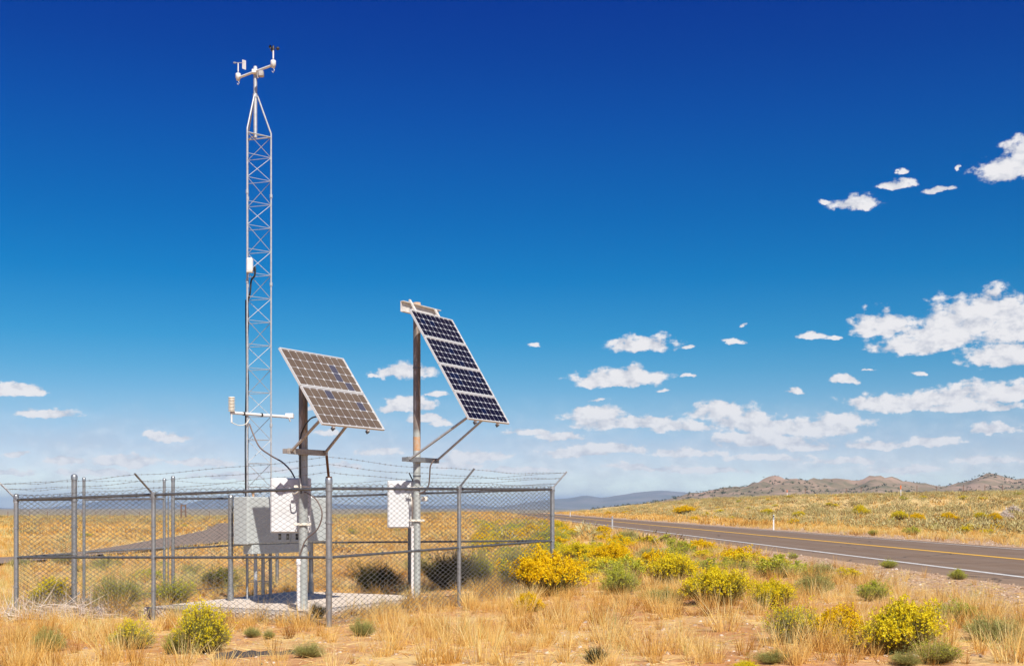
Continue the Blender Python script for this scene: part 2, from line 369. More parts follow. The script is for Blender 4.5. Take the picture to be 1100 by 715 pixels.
def in_side(x, y):
    lo = np.interp(y, [30, 39.5, 46, 60, 68, 84, 110, 150], [-24, -16.9, -15.9, -15.2, -15, -16.6, -22, -30])
    up = np.interp(y, [34, 45, 52, 62, 74, 88, 108, 158], [-36, -18.9, -18.4, -19.8, -21.6, -23.8, -27.4, -38])
    return (x < lo+.4) & (x > up-.4) & (y > 30) & (y < 156)

# ------------------------------------------------------------ hills and mountains
def ridge(name, prof, D, depth, m, label, nscale, namp, base=-12, step=6):
    pxs = np.arange(prof[0][0], prof[-1][0], step); hp = np.interp(pxs, [p[0] for p in prof], [p[1] for p in prof])
    T = np.linspace(-1, 1, 41); vs = []
    for t in T:
        for px, y in zip(pxs, hp):
            d = D+depth*t; x = (px-CX)/F*d; top = (HZ-y)/F*D+CZ
            e = (1-abs(t)**1.5)
            n = namp*(abs(fb(x, d, nscale))*.6+.4*fb(x+300, d, nscale*2.7)+.25*fb(x, d+99, nscale*6))
            z = base+(top-base)*e+n*e*(1 if t < -.08 or t > .08 else .35)*(top-base)
            vs.append((x, d, z))
    n = len(pxs); fs = [(i*n+k, i*n+k+1, (i+1)*n+k+1, (i+1)*n+k) for i in range(len(T)-1) for k in range(n-1)]
    mb = MB(); mb.add(vs, fs, 0, True); o = mb.build(name, m); tag(o, label, 'hills', kind='structure'); return np.array(vs), np.array(fs)
hillm = mat('hill_earth', (.42, .28, .20), .95, var=(.15, .14, .08), scale=.014, detail=12, spec=.1)
hv, hf = ridge('hills', [(640,546),(690,541),(715,537),(741,532),(760,529),(782,524.5),(800,523.5),(815,519),(836,516),(856,516),(873,517.5),(890,520),(905,518),(918,520),(936,513),(948,513.5),(960,516),(986,522),(1000,523),(1014,524),(1035,521),(1050,516),(1068,514),(1080,514.5),(1098,517.5),(1130,521),(1180,512),(1260,516),(1350,530),(1420,545)], 2600, 900, hillm, 'brown juniper dotted hills beyond the plain', .011, .30)
mtnm = mat('far_mountain_rock', (.27, .25, .23), .95, var=(.17, .18, .16), scale=.0022, detail=8, spec=.1)
ridge('mountains', [(510,548),(560,541),(594,536),(609,535.4),(627,532.5),(645,534.5),(662,532.5),(680,530.4),(700,528.7),(715,528),(735,530),(760,533),(800,538),(880,540),(980,532),(1004,526),(1020,520.5),(1036,526),(1060,532),(1150,540)], 10500, 2200, mtnm, 'blue mountains far beyond the highway', .0016, .2, base=-20, step=5)
ridge('mountains', [(-260,534),(-160,540),(-60,536),(0,545),(30,547),(70,543),(110,538),(140,534),(170,537),(200,541),(225,535),(250,537),(290,541),(330,538),(360,541),(400,543),(440,540),(470,543),(500,541),(540,545),(580,548)], 15500, 3000, mtnm, 'pale blue mountain range behind the fenced yard', .0011, .2, base=-20, step=5)
ridge('mountains', [(-300,550),(-100,547),(-20,548),(10,550),(60,551),(100,553),(200,553),(300,550),(420,549),(480,551),(560,546),(600,545),(640,549)], 7000, 1200, mtnm, 'low blue foothills behind the fenced yard', .002, .2, base=-16, step=6)

# haze
HAZE = True
def build_haze():
    mb = MB(); mb.box((0, 10500, 88), (44000, 25000, 206)); 
    m = bpy.data.materials.new('haze'); m.use_nodes = True; N = m.node_tree.nodes; L = m.node_tree.links
    for n in list(N): N.remove(n)
    o = N.new('ShaderNodeOutputMaterial'); p = N.new('ShaderNodeVolumePrincipled'); L.new(p.outputs[0], o.inputs['Volume'])
    p.inputs['Color'].default_value = (.36, .62, 1.0, 1); p.inputs['Density'].default_value = 5.5e-5; p.inputs['Anisotropy'].default_value = .1
    ob = mb.build('haze', m); tag(ob, 'thin blue haze over the plain', 'haze', kind='stuff'); ob.display_type = 'WIRE'
if HAZE: build_haze()

# ------------------------------------------------------------ materials of the equipment
galv = mat('galvanised_steel', (.42, .43, .43), .42, .75, var=(.30, .31, .31), scale=14, bump=.1, detail=6)
galv_dark = mat('dull_and_shaded_steel', (.22, .23, .24), .5, .7, var=(.13, .14, .15), scale=18, detail=6)
galv_pale = mat('pale_galvanised_steel', (.50, .51, .52), .5, .35, var=(.38, .39, .40), scale=20, detail=6)
wirem = mat('chain_wire', (.21, .205, .195), .5, .35, var=(.15, .145, .14), scale=6)
barbm = mat('weathered_barbed_wire', (.20, .17, .16), .6, .5, var=(.13, .11, .10), scale=9)
rusty = mat('rusty_painted_pole', (.20, .16, .14), .6, .3, var=(.62, .60, .57), scale=5, bump=.2, detail=8)
def shaded_pole(name, lo, hi):
    """bare galvanised pipe whose upper run has panel shade painted in dark, with pale patches, between heights lo and hi"""
    m = bpy.data.materials.new(name); m.use_nodes = True; nt = m.node_tree; N = nt.nodes; L = nt.links
    b = N['Principled BSDF']; b.inputs['Roughness'].default_value = .55; b.inputs['Metallic'].default_value = .25
    g = N.new('ShaderNodeNewGeometry'); sp = N.new('ShaderNodeSeparateXYZ'); L.new(g.outputs['Position'], sp.inputs[0])
    mp = N.new('ShaderNodeMapping'); mp.inputs['Scale'].default_value = (14, 14, 2.2); L.new(g.outputs['Position'], mp.inputs[0])
    n = N.new('ShaderNodeTexNoise'); n.inputs['Scale'].default_value = 1; n.inputs['Detail'].default_value = 7; n.inputs['Roughness'].default_value = .7; L.new(mp.outputs[0], n.inputs['Vector'])
    rp = N.new('ShaderNodeValToRGB'); E = rp.color_ramp.elements; E[0].position = .34; E[0].color = (.12, .10, .09, 1); E[1].position = .70; E[1].color = (.66, .64, .60, 1)
    for p, c in ((.46, (.20, .18, .17)), (.53, (.30, .22, .17)), (.57, (.40, .38, .36))): e = E.new(p); e.color = (*c, 1)
    L.new(n.outputs['Fac'], rp.inputs[0])
    r2 = N.new('ShaderNodeValToRGB'); E = r2.color_ramp.elements; E[0].position = .4; E[0].color = (.36, .38, .36, 1); E[1].position = .65; E[1].color = (.50, .52, .49, 1); L.new(n.outputs['Fac'], r2.inputs[0])
    mr = N.new('ShaderNodeMapRange'); L.new(sp.outputs[2], mr.inputs[0]); mr.inputs[1].default_value = lo; mr.inputs[2].default_value = lo+.08
    mx = N.new('ShaderNodeMix'); mx.data_type = 'RGBA'; L.new(mr.outputs[0], mx.inputs[0]); L.new(r2.outputs[0], mx.inputs[6]); L.new(rp.outputs[0], mx.inputs[7]); L.new(mx.outputs[2], b.inputs['Base Color'])
    return m
white_paint = mat('white_enamel', (.70, .70, .70), .45, var=(.62, .61, .60), scale=5)
box_grey = mat('light_grey_enamel', (.47, .50, .485), .5, var=(.43, .455, .44), scale=3)
alum = mat('aluminium_frame', (.74, .73, .71), .4, .3, var=(.66, .64, .61), scale=20)
chalky = mat('chalky_white_bracket', (.70, .67, .62), .7, .1, var=(.50, .45, .40), scale=12, detail=8)
tan_steel = mat('brown_grey_strut', (.36, .31, .27), .5, .5, var=(.50, .46, .42), scale=16)
rust_steel = mat('rust_brown_steel', (.16, .085, .05), .8, .2, var=(.10, .06, .045), scale=20)
rust_orange = mat('orange_rust', (.50, .24, .09), .85, var=(.42, .34, .26), scale=18)
black_rubber = mat('black_cable', (.02, .02, .022), .5)
brown_cable = mat('brown_flex_conduit', (.17, .12, .10), .55)
pvc = mat('white_plastic_pipe', (.78, .75, .72), .5, var=(.70, .64, .60), scale=10)
concrete = mat('concrete', (.68, .57, .46), .9, var=(.60, .49, .39), scale=3, bump=.3, bscale=70, detail=8)
backsheet = mat('cell_backsheet', (.62, .62, .63), .3, var=(.55, .55, .57), scale=5)
cell_brown = mat('brown_solar_cell', (.115, .080, .054), .2, 0, var=(.15, .11, .075), scale=2.2, spec=.4)
cell_brown2 = mat('brown_blue_solar_cell', (.075, .07, .09), .16, 0, spec=.6)
cell_navy = mat('navy_solar_cell', (.006, .005, .012), .2, 0, var=(.012, .008, .014), scale=3, spec=.3)
cell_blue = mat('blue_solar_cell', (.006, .009, .030), .2, 0, spec=.3)
black_plastic = mat('black_plastic', (.025, .022, .02), .5)
cream = mat('cream_plastic', (.76, .70, .58), .5)

UP = Vector((0, 0, 1)); U = Vector((.5, .866, 0)).normalized(); VV = Vector((-.866, .5, 0)).normalized()
def G(p): return Vector((p[0], p[1], float(H(p[0], p[1]))))

# ------------------------------------------------------------ concrete pad
A = Vector((.42, .907, 0)).normalized(); B_ = Vector((-.907, .42, 0)).normalized()
def pad():
    P0 = Vector((-2.95, 17.3, 0)); La, Lb = 4.0, 3.05
    c = P0+A*La/2+B_*Lb/2; zt = .06
    mb = MB(); mb.box((c.x, c.y, zt-.1), (La, Lb, .2), (A, B_, UP), .015)
    o = mb.build('concrete_pad', concrete); tag(o, 'pale flat concrete pad under the weather station', 'pad')
    # a shallow joint across the slab
pad()
PADZ = .06
def in_pad(x, y):
    rx = x+2.95; ry = y-17.3; a = rx*A.x+ry*A.y; b = rx*B_.x+ry*B_.y
    return (a > -.03) & (a < 4.03) & (b > -.03) & (b < 3.08)

# ------------------------------------------------------------ chain link fence
Np = Vector((-2.47, 16.2, 0)); Rp = Np+Vector((3.2, 5.54, 0)); Lp = Np+Vector((-5.54, 3.2, 0)); Bp = Vector((-4.87, 24.9, 0))
RH = 1.86; MH = .93
fence = empty('chain_link_fence', G(Np), 'galvanised chain link fence with leaning barbed wire arms around the concrete pad', 'fence')
ZO = {}
def zg(p): return float(Hs(p[0], p[1]))
def mesh_panel(a, b, parent, top=RH, name='mesh_panel', zf=zg, h0=.03):
    """interlocked zigzag wires of a chain link sheet between two points"""
    a = Vector(a); b = Vector(b); Ln = (b-a).length; d = (b-a)/Ln; nrm = Vector((d.y, -d.x, 0)); p = .0718
    nw = int(Ln/p); rows = int((top+.075-h0)/(p/2)); W_ = []
    i = np.arange(nw)[:, None]; j = np.arange(rows+1)[None, :]
    s = (i+.5)*p+np.where((i+j) % 2 == 0, p/2, -p/2)*1.03
    s = s + .004*np.sin(i*.9+j*.13)
    z0 = zf(a); z1 = zf(b)
    off = .004*np.where(i % 2 == 0, 1, -1)*np.where(j % 2 == 0, 1, -1)+.012*np.sin(s*2.1)*np.sin(j/rows*3.1)
    X = a.x+d.x*s+nrm.x*off; Y = a.y+d.y*s+nrm.y*off; Z = z0+(z1-z0)*s/Ln+h0+j*(p/2)*np.ones_like(i)
    Pn = np.stack([X, Y, Z], -1)                     # nw, rows+1, 3
    r = .0050; k = 4; ang = np.arange(k)*2*math.pi/k
    rd = (np.array(d)[None]*np.cos(ang)[:, None]+np.array(nrm)[None]*np.sin(ang)[:, None])*r
    V_ = (Pn[:, :, None, :]+rd[None, None]).reshape(-1, 3)
    base = (np.arange(nw)[:, None]*(rows+1)+np.arange(rows)[None]).ravel()*k
    q = []
    for t in range(k):
        u = (t+1) % k; q.append(np.stack([base+t, base+u, base+k+u, base+k+t], 1))
    return npmesh(name, V_, np.concatenate(q), wirem, parent=parent, link=True)
def setp(o, parent):
    o.parent = parent; o.matrix_parent_inverse = Matrix.Translation(parent.location).inverted(); return o
def post(p, h, r, m=galv, name='post', parent=None, cap='dome', arm=None, z=None):
    zb = zg(p)-.05 if z is None else z
    mb = MB(); q = Vector((p[0], p[1], zb)); mb.tube([q, q+UP*(h+.05)], r, 12)
    if cap == 'dome': mb.lathe(q+UP*(h+.05), [(r*1.18, -.06), (r*1.18, 0), (r*1.05, .02), (r*.6, .035), (0, .042)], 12)
    for hz in (.45, MH, 1.4, RH-.02):       # tension bands
        if hz < h: mb.tube([q+UP*(hz+.035), q+UP*(hz+.065)], r*1.22, 12)
    return mb.build(name, m, parent)
AL = .42
def armpiece(p, out, parent, lift=RH, ln=AL, m=galv_pale):
    q = Vector((p[0], p[1], zg(p)+lift)); out = out.normalized(); dirv = (out+UP*1.05).normalized()
    mb = MB(); e = q+dirv*ln
    side = out.cross(UP).normalized(); nn = side.cross(dirv)
    mb.box((q+e)/2+UP*.01, (.032, .012, ln), (side, nn, dirv), .003); mb.box((q+e)/2+UP*.01+side*.014, (.006, .03, ln), (side, nn, dirv))
    mb.tube([q-UP*.05, q+UP*.04], .043, 12)
    o = mb.build('barbed_wire_arm', m, parent); return [q+dirv*ln*f for f in (.97, .66, .33)]
def rail(a, b, h, parent, r=.021, m=galv_dark, name='top_rail', zf=zg):
    a = Vector(a); b = Vector(b); mb = MB(); pa = Vector((a.x, a.y, zf(a)+h)); pb = Vector((b.x, b.y, zf(b)+h)); mb.tube([pa, pb], r, 10)
    # tie wires
    d = pb-pa; n = int(d.length/.3); dd = d.normalized()
    for i in range(1, n): c = pa+d*(i/n); mb.tube([c-dd*.008, c+dd*.008], r*1.3, 8)
    return mb.build(name, m, parent)
def barbed(a, b, parent, sag=.03, name='barbed_wire'):
    a = Vector(a); b = Vector(b); n = max(6, int((b-a).length/.25)); mb = MB()
    ph = random.random()*9
    pt = lambda t: a+(b-a)*t-UP*(sag*4*t*(1-t))+UP*.012*math.sin(t*9+ph)*min(1, 8*t*(1-t))
    pts = [pt(i/n) for i in range(n+1)]
    d = (b-a).normalized()
    mb.tube(pts, .0026, 4, False)
    L_ = (b-a).length; k = int(L_/.125)
    for i in range(1, k):
        c = pt(i/k); s = d.orthogonal().normalized(); s2 = d.cross(s)
        an = random.random()*3
        v1 = s*math.cos(an)+s2*math.sin(an); v2 = s*math.cos(an+1.4)+s2*math.sin(an+1.4)
        mb.tube([c-v1*.016-d*.004, c+v1*.016+d*.004], .0018, 3, False, smooth=False); mb.tube([c-v2*.016+d*.004, c+v2*.016-d*.004], .0018, 3, False, smooth=False)
    return mb.build(name, barbm, parent)
mid = lambda a, b, t=.5: a+(b-a)*t
PLn = mid(Np, Lp, .516); PRn = mid(Np, Rp, .51); PBk = mid(Bp, Rp, .515)
outFL = -U; outFR = -VV; 
dLB = (Bp-Lp).normalized(); LBl = (Bp-Lp).length; outL = Vector((-dLB.y, dLB.x, 0)); dBR = (Rp-Bp).normalized(); outB = Vector((-dBR.y, dBR.x, 0))
GA = Lp+dLB*1.155; GB = Lp+dLB*3.42
post(Np, 1.98, .042, galv, parent=fence); post(Lp, RH+.06, .037, galv, parent=fence); post(Rp, RH+.05, .04, galv, parent=fence, cap=None); post(Bp, RH+.05, .035, galv, parent=fence, cap=None)
post(PLn, RH, .032, galv, parent=fence, cap=None); post(PRn, RH, .032, galv, parent=fence, cap=None); post(PBk, RH, .034, galv_dark, parent=fence, cap=None)  # back post in darker steel, the array's shade put into its colour
post(GA, 2.25, .047, galv, 'gate_post', fence); post(GB, 2.25, .033, galv, 'gate_post', fence)
for a, b in ((Np, Lp), (Np, Rp), (Bp, Rp), (Lp, GA), (GB, Bp)):
    rail(a, b, RH, fence); rail(a, b, MH, fence, .019, name='mid_rail')
    mesh_panel(a, b, None).name = 'mesh_panel'
for o in list(C.objects):
    if o.name.startswith('mesh_panel'): setp(o, fence)
# lower tension rail along the yard's far side
rail(GB, Bp, .12, fence, .012, name='bottom_rail'); rail(Lp, GA, .10, fence, .010, name='bottom_rail')
aN = armpiece(Np, Vector((.05, -1, 0)), fence, lift=1.98, ln=.42, m=rust_steel)
aL = armpiece(Lp, (outFL+outL).normalized(), fence, ln=.36); aR = armpiece(Rp, outFR+Vector((.2, 0, 0)), fence, ln=.42)
aPL = armpiece(PLn, outFL+VV*.35, fence, m=galv); aPR = armpiece(PRn, outFR, fence, m=galv); aB = armpiece(Bp, outB+outL, fence); aPB = armpiece(PBk, outB, fence, m=galv_dark)
vA = [Vector((GA.x, GA.y, zg(GA)+h)) for h in (2.2, 2.06, 1.93)]; vB = [Vector((GB.x, GB.y, zg(GB)+h)) for h in (2.2, 2.06, 1.93)]
for k in range(3):
    for a, b in ((aN, aPL), (aPL, aL), (aN, aPR), (aPR, aR), (aB, aPB), (aPB, aR), (aL, vA), (vB, aB)):
        barbed(a[k], b[k], fence)
# gate
g0 = Lp+dLB*1.36; g1 = Lp+dLB*3.2
gate = empty('gate', G(g0), 'tall chain link gate leaf hung between the two taller posts, chained shut', 'gate')
for p in (g0, g1):
    mb = MB(); q = Vector((p.x, p.y, zg(p))); mb.tube([q+UP*.1, q+UP*2.22], .026, 10); mb.lathe(q+UP*2.22, [(.03, -.05), (.03, 0), (.018, .02), (0, .025)], 10); mb.build('gate_upright', galv, gate)
for h, nme in ((RH, 'gate_rail'), (MH+.02, 'gate_rail'), (.14, 'gate_rail')): rail(g0, g1, h, gate, .02, galv, nme)
setp(mesh_panel(g0, g1, None), gate)
for h in (2.18, 2.06, 1.95): barbed(Vector((g0.x, g0.y, zg(g0)+h)), Vector((g1.x, g1.y, zg(g1)+h)), gate, .005)
mb = MB(); q = Lp+dLB*3.3; q = Vector((q.x, q.y, zg(q))); mb.tube([q+UP*.02, q+UP*2.0], .012, 8); mb.build('drop_rod', galv, gate)
mb = MB(); c0 = Vector((GA.x, GA.y, zg(GA)+.22)); c1 = Vector((g0.x, g0.y, zg(g0)+.27))
for i in range(14):
    t = i/14; t2 = (i+1)/14; o = Vector((-.05, -.06, -.03*math.sin(t*3.1))); mb.tube([c0+(c1-c0)*t+o, c0+(c1-c0)*t2+o+Vector((0, 0, .02*(i % 2)))], .012, 5)
mb.build('lock_chain', galv_dark, gate)

# ------------------------------------------------------------ solar arrays
NH = Vector((.866, -.5, 0))                              # horizontal facing direction of both arrays
def panel(tl, drop, e1, dn, L_, w, cellm, cellm2, parent, name='solar_panel'):
    """one framed module: aluminium frame, pale backing and 9 x 4 cut corner cells"""
    nrm = dn.cross(e1).normalized()
    if nrm.dot(NH) < 0: nrm = -nrm
    c = tl+e1*L_/2+dn*(drop+w/2); fr = .017; th = .034
    mb = MB()
    for s in (-1, 1):
        mb.box(c+dn*s*(w/2-fr/2), (L_, fr, th), (e1, dn, nrm)); mb.box(c+e1*s*(L_/2-fr/2), (fr, w-2*fr, th), (e1, dn, nrm))
    mb.box(c-nrm*.004, (L_-2*fr, w-2*fr, .016), (e1, dn, nrm), mi=1)
    f = mb.build(name, [alum, backsheet], parent)
    cb = MB(); nx_, ny_ = 9, 4; mx = .010; cw = (L_-2*fr-mx)/nx_; ch = (w-2*fr-mx)/ny_; top = c+nrm*.0062
    for i in range(nx_):
        for j in range(ny_):
            cc = top+e1*((i+.5)*cw-(L_-2*fr-mx)/2)+dn*((j+.5)*ch-(w-2*fr-mx)/2)
            a = cw/2-.0035; b = ch/2-.0035; k = .017
            pts = [(-a+k, -b), (a-k, -b), (a, -b+k), (a, b-k), (a-k, b), (-a+k, b), (-a, b-k), (-a, -b+k)]
            vs = [cc+e1*x+dn*y for x, y in pts]
            fc = tuple(range(8)) if (vs[1]-vs[0]).cross(vs[2]-vs[1]).dot(nrm) > 0 else tuple(reversed(range(8)))
            cb.add(vs, [fc], 1 if random.random() < .05 else 0)
    cb.build('cells', [cellm, cellm2], f); f.children[0].matrix_parent_inverse = f.matrix_world.inverted() @ Matrix.Identity(4)
    return f
def build_child(mb, name, m, par, root):
    """sub-part: child of a part whose own mesh is already in world coordinates"""
    o = mb.build(name, m); o.parent = par; o.matrix_parent_inverse = (Matrix.Translation(-root.location)).inverted() @ Matrix.Translation(-root.location); return o
def array(base, zb, r, tl, L_, tilt, n, w, cells, off, label, bar_z, rails_t, poletop, top_bracket, pm, bshift):
    root = empty('solar_array', (base[0], base[1], zb), label, 'solar panel array', 'pole mounted solar arrays in the fenced yard')
    e1 = U; dn = (NH*math.cos(tilt)-UP*math.sin(tilt)).normalized(); nrm = (NH*math.sin(tilt)+UP*math.cos(tilt)).normalized()
    for i in range(n): panel(tl, i*(w+.012), e1, dn, L_, w, cells[0], cells[1], root)
    pb = Vector((base[0], base[1], zb)); mb = MB(); mb.tube([pb, Vector((base[0], base[1], poletop))], r, 20); mb.build('pole', pm, root)
    Wt = n*(w+.012)
    for f in (.2, .75):
        a = tl+e1*L_*f-nrm*.035-dn*(.28 if top_bracket and f < .5 else (.20 if top_bracket else 0)); b = tl+e1*L_*f-nrm*.035+dn*(Wt+.01)
        mb = MB(); c = (a+b)/2; mb.box(c, (.045, (b-a).length, .03), (e1, dn, nrm), .003); mb.build('support_rail', chalky if top_bracket else alum, root)
        mb = MB(); mb.box(b-dn*.01-nrm*.02, (.02, .05, .06), (e1, dn, nrm)); mb.build('rail_lug', galv_dark, root)
    # bar clamped on the pole and two struts
    bc = Vector((base[0], base[1], bar_z))+NH*(r+.03)+e1*bshift; hl = .42 if not top_bracket else .44
    mb = MB(); mb.box(bc, (2*hl, .045, .085), (e1, NH, UP), .004)
    mb.box(bc+e1*(hl-.02)+NH*.03, (.05, .06, .085), (e1, NH, UP)); mb.box(bc-e1*(hl-.02)-NH*.05, (.09, .09, .07), (e1, NH, UP)); mb.build('cross_bar', tan_steel if not top_bracket else galv, root)
    mb = MB(); pc = Vector((base[0], base[1], bar_z)); mb.tube([pc-UP*.05, pc+UP*.05], r*1.12, 20); mb.build('pole_clamp', galv, root)
    for s, f, t in ((-1, .2, rails_t[0]), (1, .75, rails_t[1])):
        a = bc+e1*s*hl*.93+NH*.03; b = tl+e1*L_*f-nrm*.06+dn*(Wt-t)
        d = (b-a).normalized(); sd_ = e1 if abs(e1.dot(d)) < .9 else UP; x = d.cross(NH).normalized(); y = d.cross(x)
        mb = MB(); mb.box((a+b)/2, (.045, .03, (b-a).length), (x, y, d), .003); mb.build('strut', (tan_steel if not top_bracket else galv_pale), root)
    if top_bracket:
        # steel channel across the pole head and the two rails' ends above the top panel
        hc = Vector((base[0], base[1], poletop-.16))+NH*(r+.035)
        mb = MB(); a = hc-e1*.62; b = hc+e1*.52; c = (a+b)/2; ln = 1.14
        mb.box(c, (ln, .012, .17), (e1, NH, UP)); mb.box(c+NH*.03+UP*.085, (ln, .06, .012), (e1, NH, UP)); mb.box(c+NH*.03-UP*.085, (ln, .06, .012), (e1, NH, UP)); mb.build('head_channel', chalky, root)
        mb = MB(); mb.lathe((base[0], base[1], poletop), [(r*1.03, -.09), (r*1.03, 0), (0, .004)], 20); mb.build('pole_cap', rust_orange, root)
        mb = MB(); mb.lathe((base[0], base[1], 2.52), [(r*1.01, .06), (r*1.01, .30)], 20); mb.build('rust_band', rust_orange, root)
    return root, bc
LP = (-3.171, 18.24); RP = (-1.64, 20.7)
TLl = P3(299.5, 373.5, 17.5); TLr = P3(439.8, 332.5, 20.0)
pm1 = shaded_pole('shaded_lower_array_pole', 2.42, 9); pm2 = shaded_pole('shaded_taller_array_pole', 2.88, 9)  # upper pole runs carry the shade of the panels in their colour
arrL, barL = array(LP, PADZ-.03, .068, TLl, 1.5, RAD(55), 2, .69, (cell_brown, cell_brown2), .18, 'lower solar array with two brownish panels on a pole with shade painted into its upper run', 2.44, (.25, .35), 3.95, False, pm1, -.03)
arrR, barR = array(RP, PADZ-.03, .064, TLr, 1.3, RAD(58), 4, .54, (cell_navy, cell_blue), .3, 'taller solar array with four dark navy panels under a white head channel', 2.42, (.15, .25), 5.13, True, pm2, .02)
# cables along the poles
def cable(pts, r, m, name, parent, n=6):
    """smooth cable through control points"""
    P = [Vector(p) for p in pts]; out = []
    Q = [P[0]]+P+[P[-1]]
    for i in range(1, len(Q)-2):
        for t in np.linspace(0, 1, 8, endpoint=False):
            a, b, c, d = Q[i-1], Q[i], Q[i+1], Q[i+2]
            out.append(.5*((2*b)+(c-a)*t+(2*a-5*b+4*c-d)*t*t+(3*b-a-3*c+d)*t**3))
    out.append(P[-1]); mb = MB(); mb.tube(out, r, n); return mb.build(name, m, parent)
cable([P3(341, 447, 17.6), P3(333, 450, 17.9), P3(325, 462, 18.1), P3(322.5, 475, 18.12), P3(322.5, 500, 18.12), P3(323.5, 530, 18.13)], .012, black_rubber, 'cable', arrL)
cable([P3(327, 528, 18.14), P3(333, 531, 18.1), P3(341, 538, 18.0), P3(346, 552, 17.95), P3(341, 568, 18.0), P3(329, 579, 18.1), P3(324, 590, 18.13), P3(321, 600, 18.13)], .011, brown_cable, 'cable', arrL)
cable([P3(322, 513, 18.1), P3(323, 524, 18.05), P3(317, 530, 18.1), P3(314, 529, 18.2)], .010, cream, 'cable', arrL)
mb = MB(); a = Vector((P3(320, 652, 18.0).x, 18.05, PADZ-.02)); mb.tube([a, a+UP*.72], .028, 10); mb.lathe(a+UP*.70, [(.036, 0), (.036, .08), (.02, .1)], 10); mb.build('conduit', pvc, arrL)
cable([P3(467, 493, 20.3), P3(462.5, 500, 20.3), P3(461.5, 512, 20.4), P3(460, 522, 20.5), P3(455, 528, 20.6), P3(445, 532, 20.7), P3(443, 545, 20.65), P3(443, 560, 20.65)], .013, brown_cable, 'cable', arrR)
mb = MB(); a = Vector((P3(443, 637, 20.6).x, 20.6, PADZ-.02)); mb.tube([a, a+UP*1.25], .026, 10); mb.build('conduit', pvc, arrR)
mb = MB(); q = P3(456, 535.5, 20.75); mb.box(q, (.10, .07, .08), None, .008); mb.build('junction_box', cream, arrR)
for py in (395, 511): mb = MB(); q = P3(448.8, py, 20.7); mb.tube([Vector((RP[0], RP[1], q.z-.012)), Vector((RP[0], RP[1], q.z+.012))], .07, 20); mb.build('pole_band', galv_dark, arrR)

# ------------------------------------------------------------ white instrument boxes on the poles
def wbox(c, w, h, dp, rz, label, pole, name='instrument_box'):
    root = empty(name, (c.x, c.y, c.z-h/2), label, 'equipment box', 'white equipment boxes strapped to the array poles')
    X = Vector((math.cos(rz), math.sin(rz), 0)); Y = Vector((-math.sin(rz), math.cos(rz), 0))
    mb = MB(); mb.box(c, (w, dp, h), (X, Y, UP), .012); mb.build('housing', white_paint, root)
    mb = MB(); mb.box(c-Y*(dp/2+.009), (w-.03, .018, h-.03), (X, Y, UP), .006); mb.build('door', white_paint, root)
    for k in (-.36, .36):
        mb = MB(); mb.box(c-Y*(dp/2+.02)+X*(w/2-.05)+UP*h*k, (.07, .02, .035), (X, Y, UP), .004); mb.build('latch', galv_pale, root)
    for k in (-.34, .34):
        mb = MB(); z = c.z+h*k; s = Vector((pole[0], pole[1], z))
        mb.box(Vector((s.x, s.y, z))-Y*(.085), (.26, .02, .035), (X, Y, UP), .003); mb.tube([s+X*.1-Y*.09, s+X*.1+Y*.1], .006, 6); mb.tube([s-X*.1-Y*.09, s-X*.1+Y*.1], .006, 6); mb.build('strap', cream, root)
    return root, X, Y
b1, X1, Y1 = wbox(Vector((-3.40, 18.47, 1.635)), .60, .84, .2, RAD(3), 'white steel box on the pole of the lower solar array', LP)
for k in (-.16, -.04, .1): mb = MB(); q = Vector((-3.40, 18.42, 1.2))+X1*k; mb.tube([q, q-UP*.09], .022, 8); mb.build('cable_gland', black_plastic, b1)
b2, X2, Y2 = wbox(Vector((-1.885, 20.90, 1.66)), .56, .82, .2, RAD(4), 'white steel box on the pole of the taller solar array', RP)
cable([Vector((-1.7, 20.75, 2.05)), Vector((-1.74, 20.76, 2.12)), Vector((-1.78, 20.8, 2.2))], .012, black_plastic, 'cable_gland', b2)
cable([P3(437, 530, 20.72), P3(441, 531, 20.68), P3(442.5, 545, 20.66), P3(442, 560, 20.66)], .009, cream, 'cable', b2)

# ------------------------------------------------------------ grey cabinet rack
rack = empty('cabinet_rack', (-4.5, 20.1, PADZ), 'long light grey cabinet on two galvanised posts beside the lattice tower', 'equipment cabinet')
Cc = Vector((-4.30, 19.5, 0)); cz0, cz1 = 1.0, 1.78
def cab(u0, u1, name, z0, z1, m, dep=.30, door=True):
    c = Cc+U*(u0+u1)/2+VV*dep/2+UP*(z0+z1)/2
    mb = MB(); mb.box(c, (u1-u0, dep, z1-z0), (U, VV, UP), .01); o = mb.build(name, m, rack)
    if door:
        mb = MB(); mb.box(c-VV*(dep/2+.008), (u1-u0-.03, .016, z1-z0-.03), (U, VV, UP), .006); mb.build('cabinet_door', m, rack)
    return o
cab(0, 1.05, 'cabinet', cz0, cz1, box_grey); cab(1.062, 2.05, 'cabinet', cz0, cz1, box_grey)
cab(.12, 1.6, 'wireway', cz0-.16, cz0-.005, box_grey, .2, False)
mb = MB(); q = Cc-VV*.03+U*.98+UP*1.35; mb.box(q, (.03, .03, .12), (U, VV, UP), .004); mb.build('door_handle', galv_pale, rack)
for (x, y) in ((-4.67, 19.93), (-3.62, 21.62)):
    mb = MB(); mb.tube([(x, y, PADZ-.02), (x, y, 1.8)], .042, 14); mb.lathe((x, y, 1.8), [(.046, -.04), (.046, .01), (0, .02)], 14); mb.tube([(x, y, PADZ-.02), (x, y, PADZ+.2)], .052, 14); mb.build('rack_post', galv, rack)
for z in (1.15, 1.6):
    mb = MB(); a = Vector((-4.67, 19.93, z))-U*.02; b = Vector((-3.62, 21.62, z)); d = (b-a).normalized(); mb.box((a+b)/2-VV*.05, ((b-a).length, .04, .04), (d, d.cross(UP), UP)); mb.build('rack_channel', galv_dark, rack)
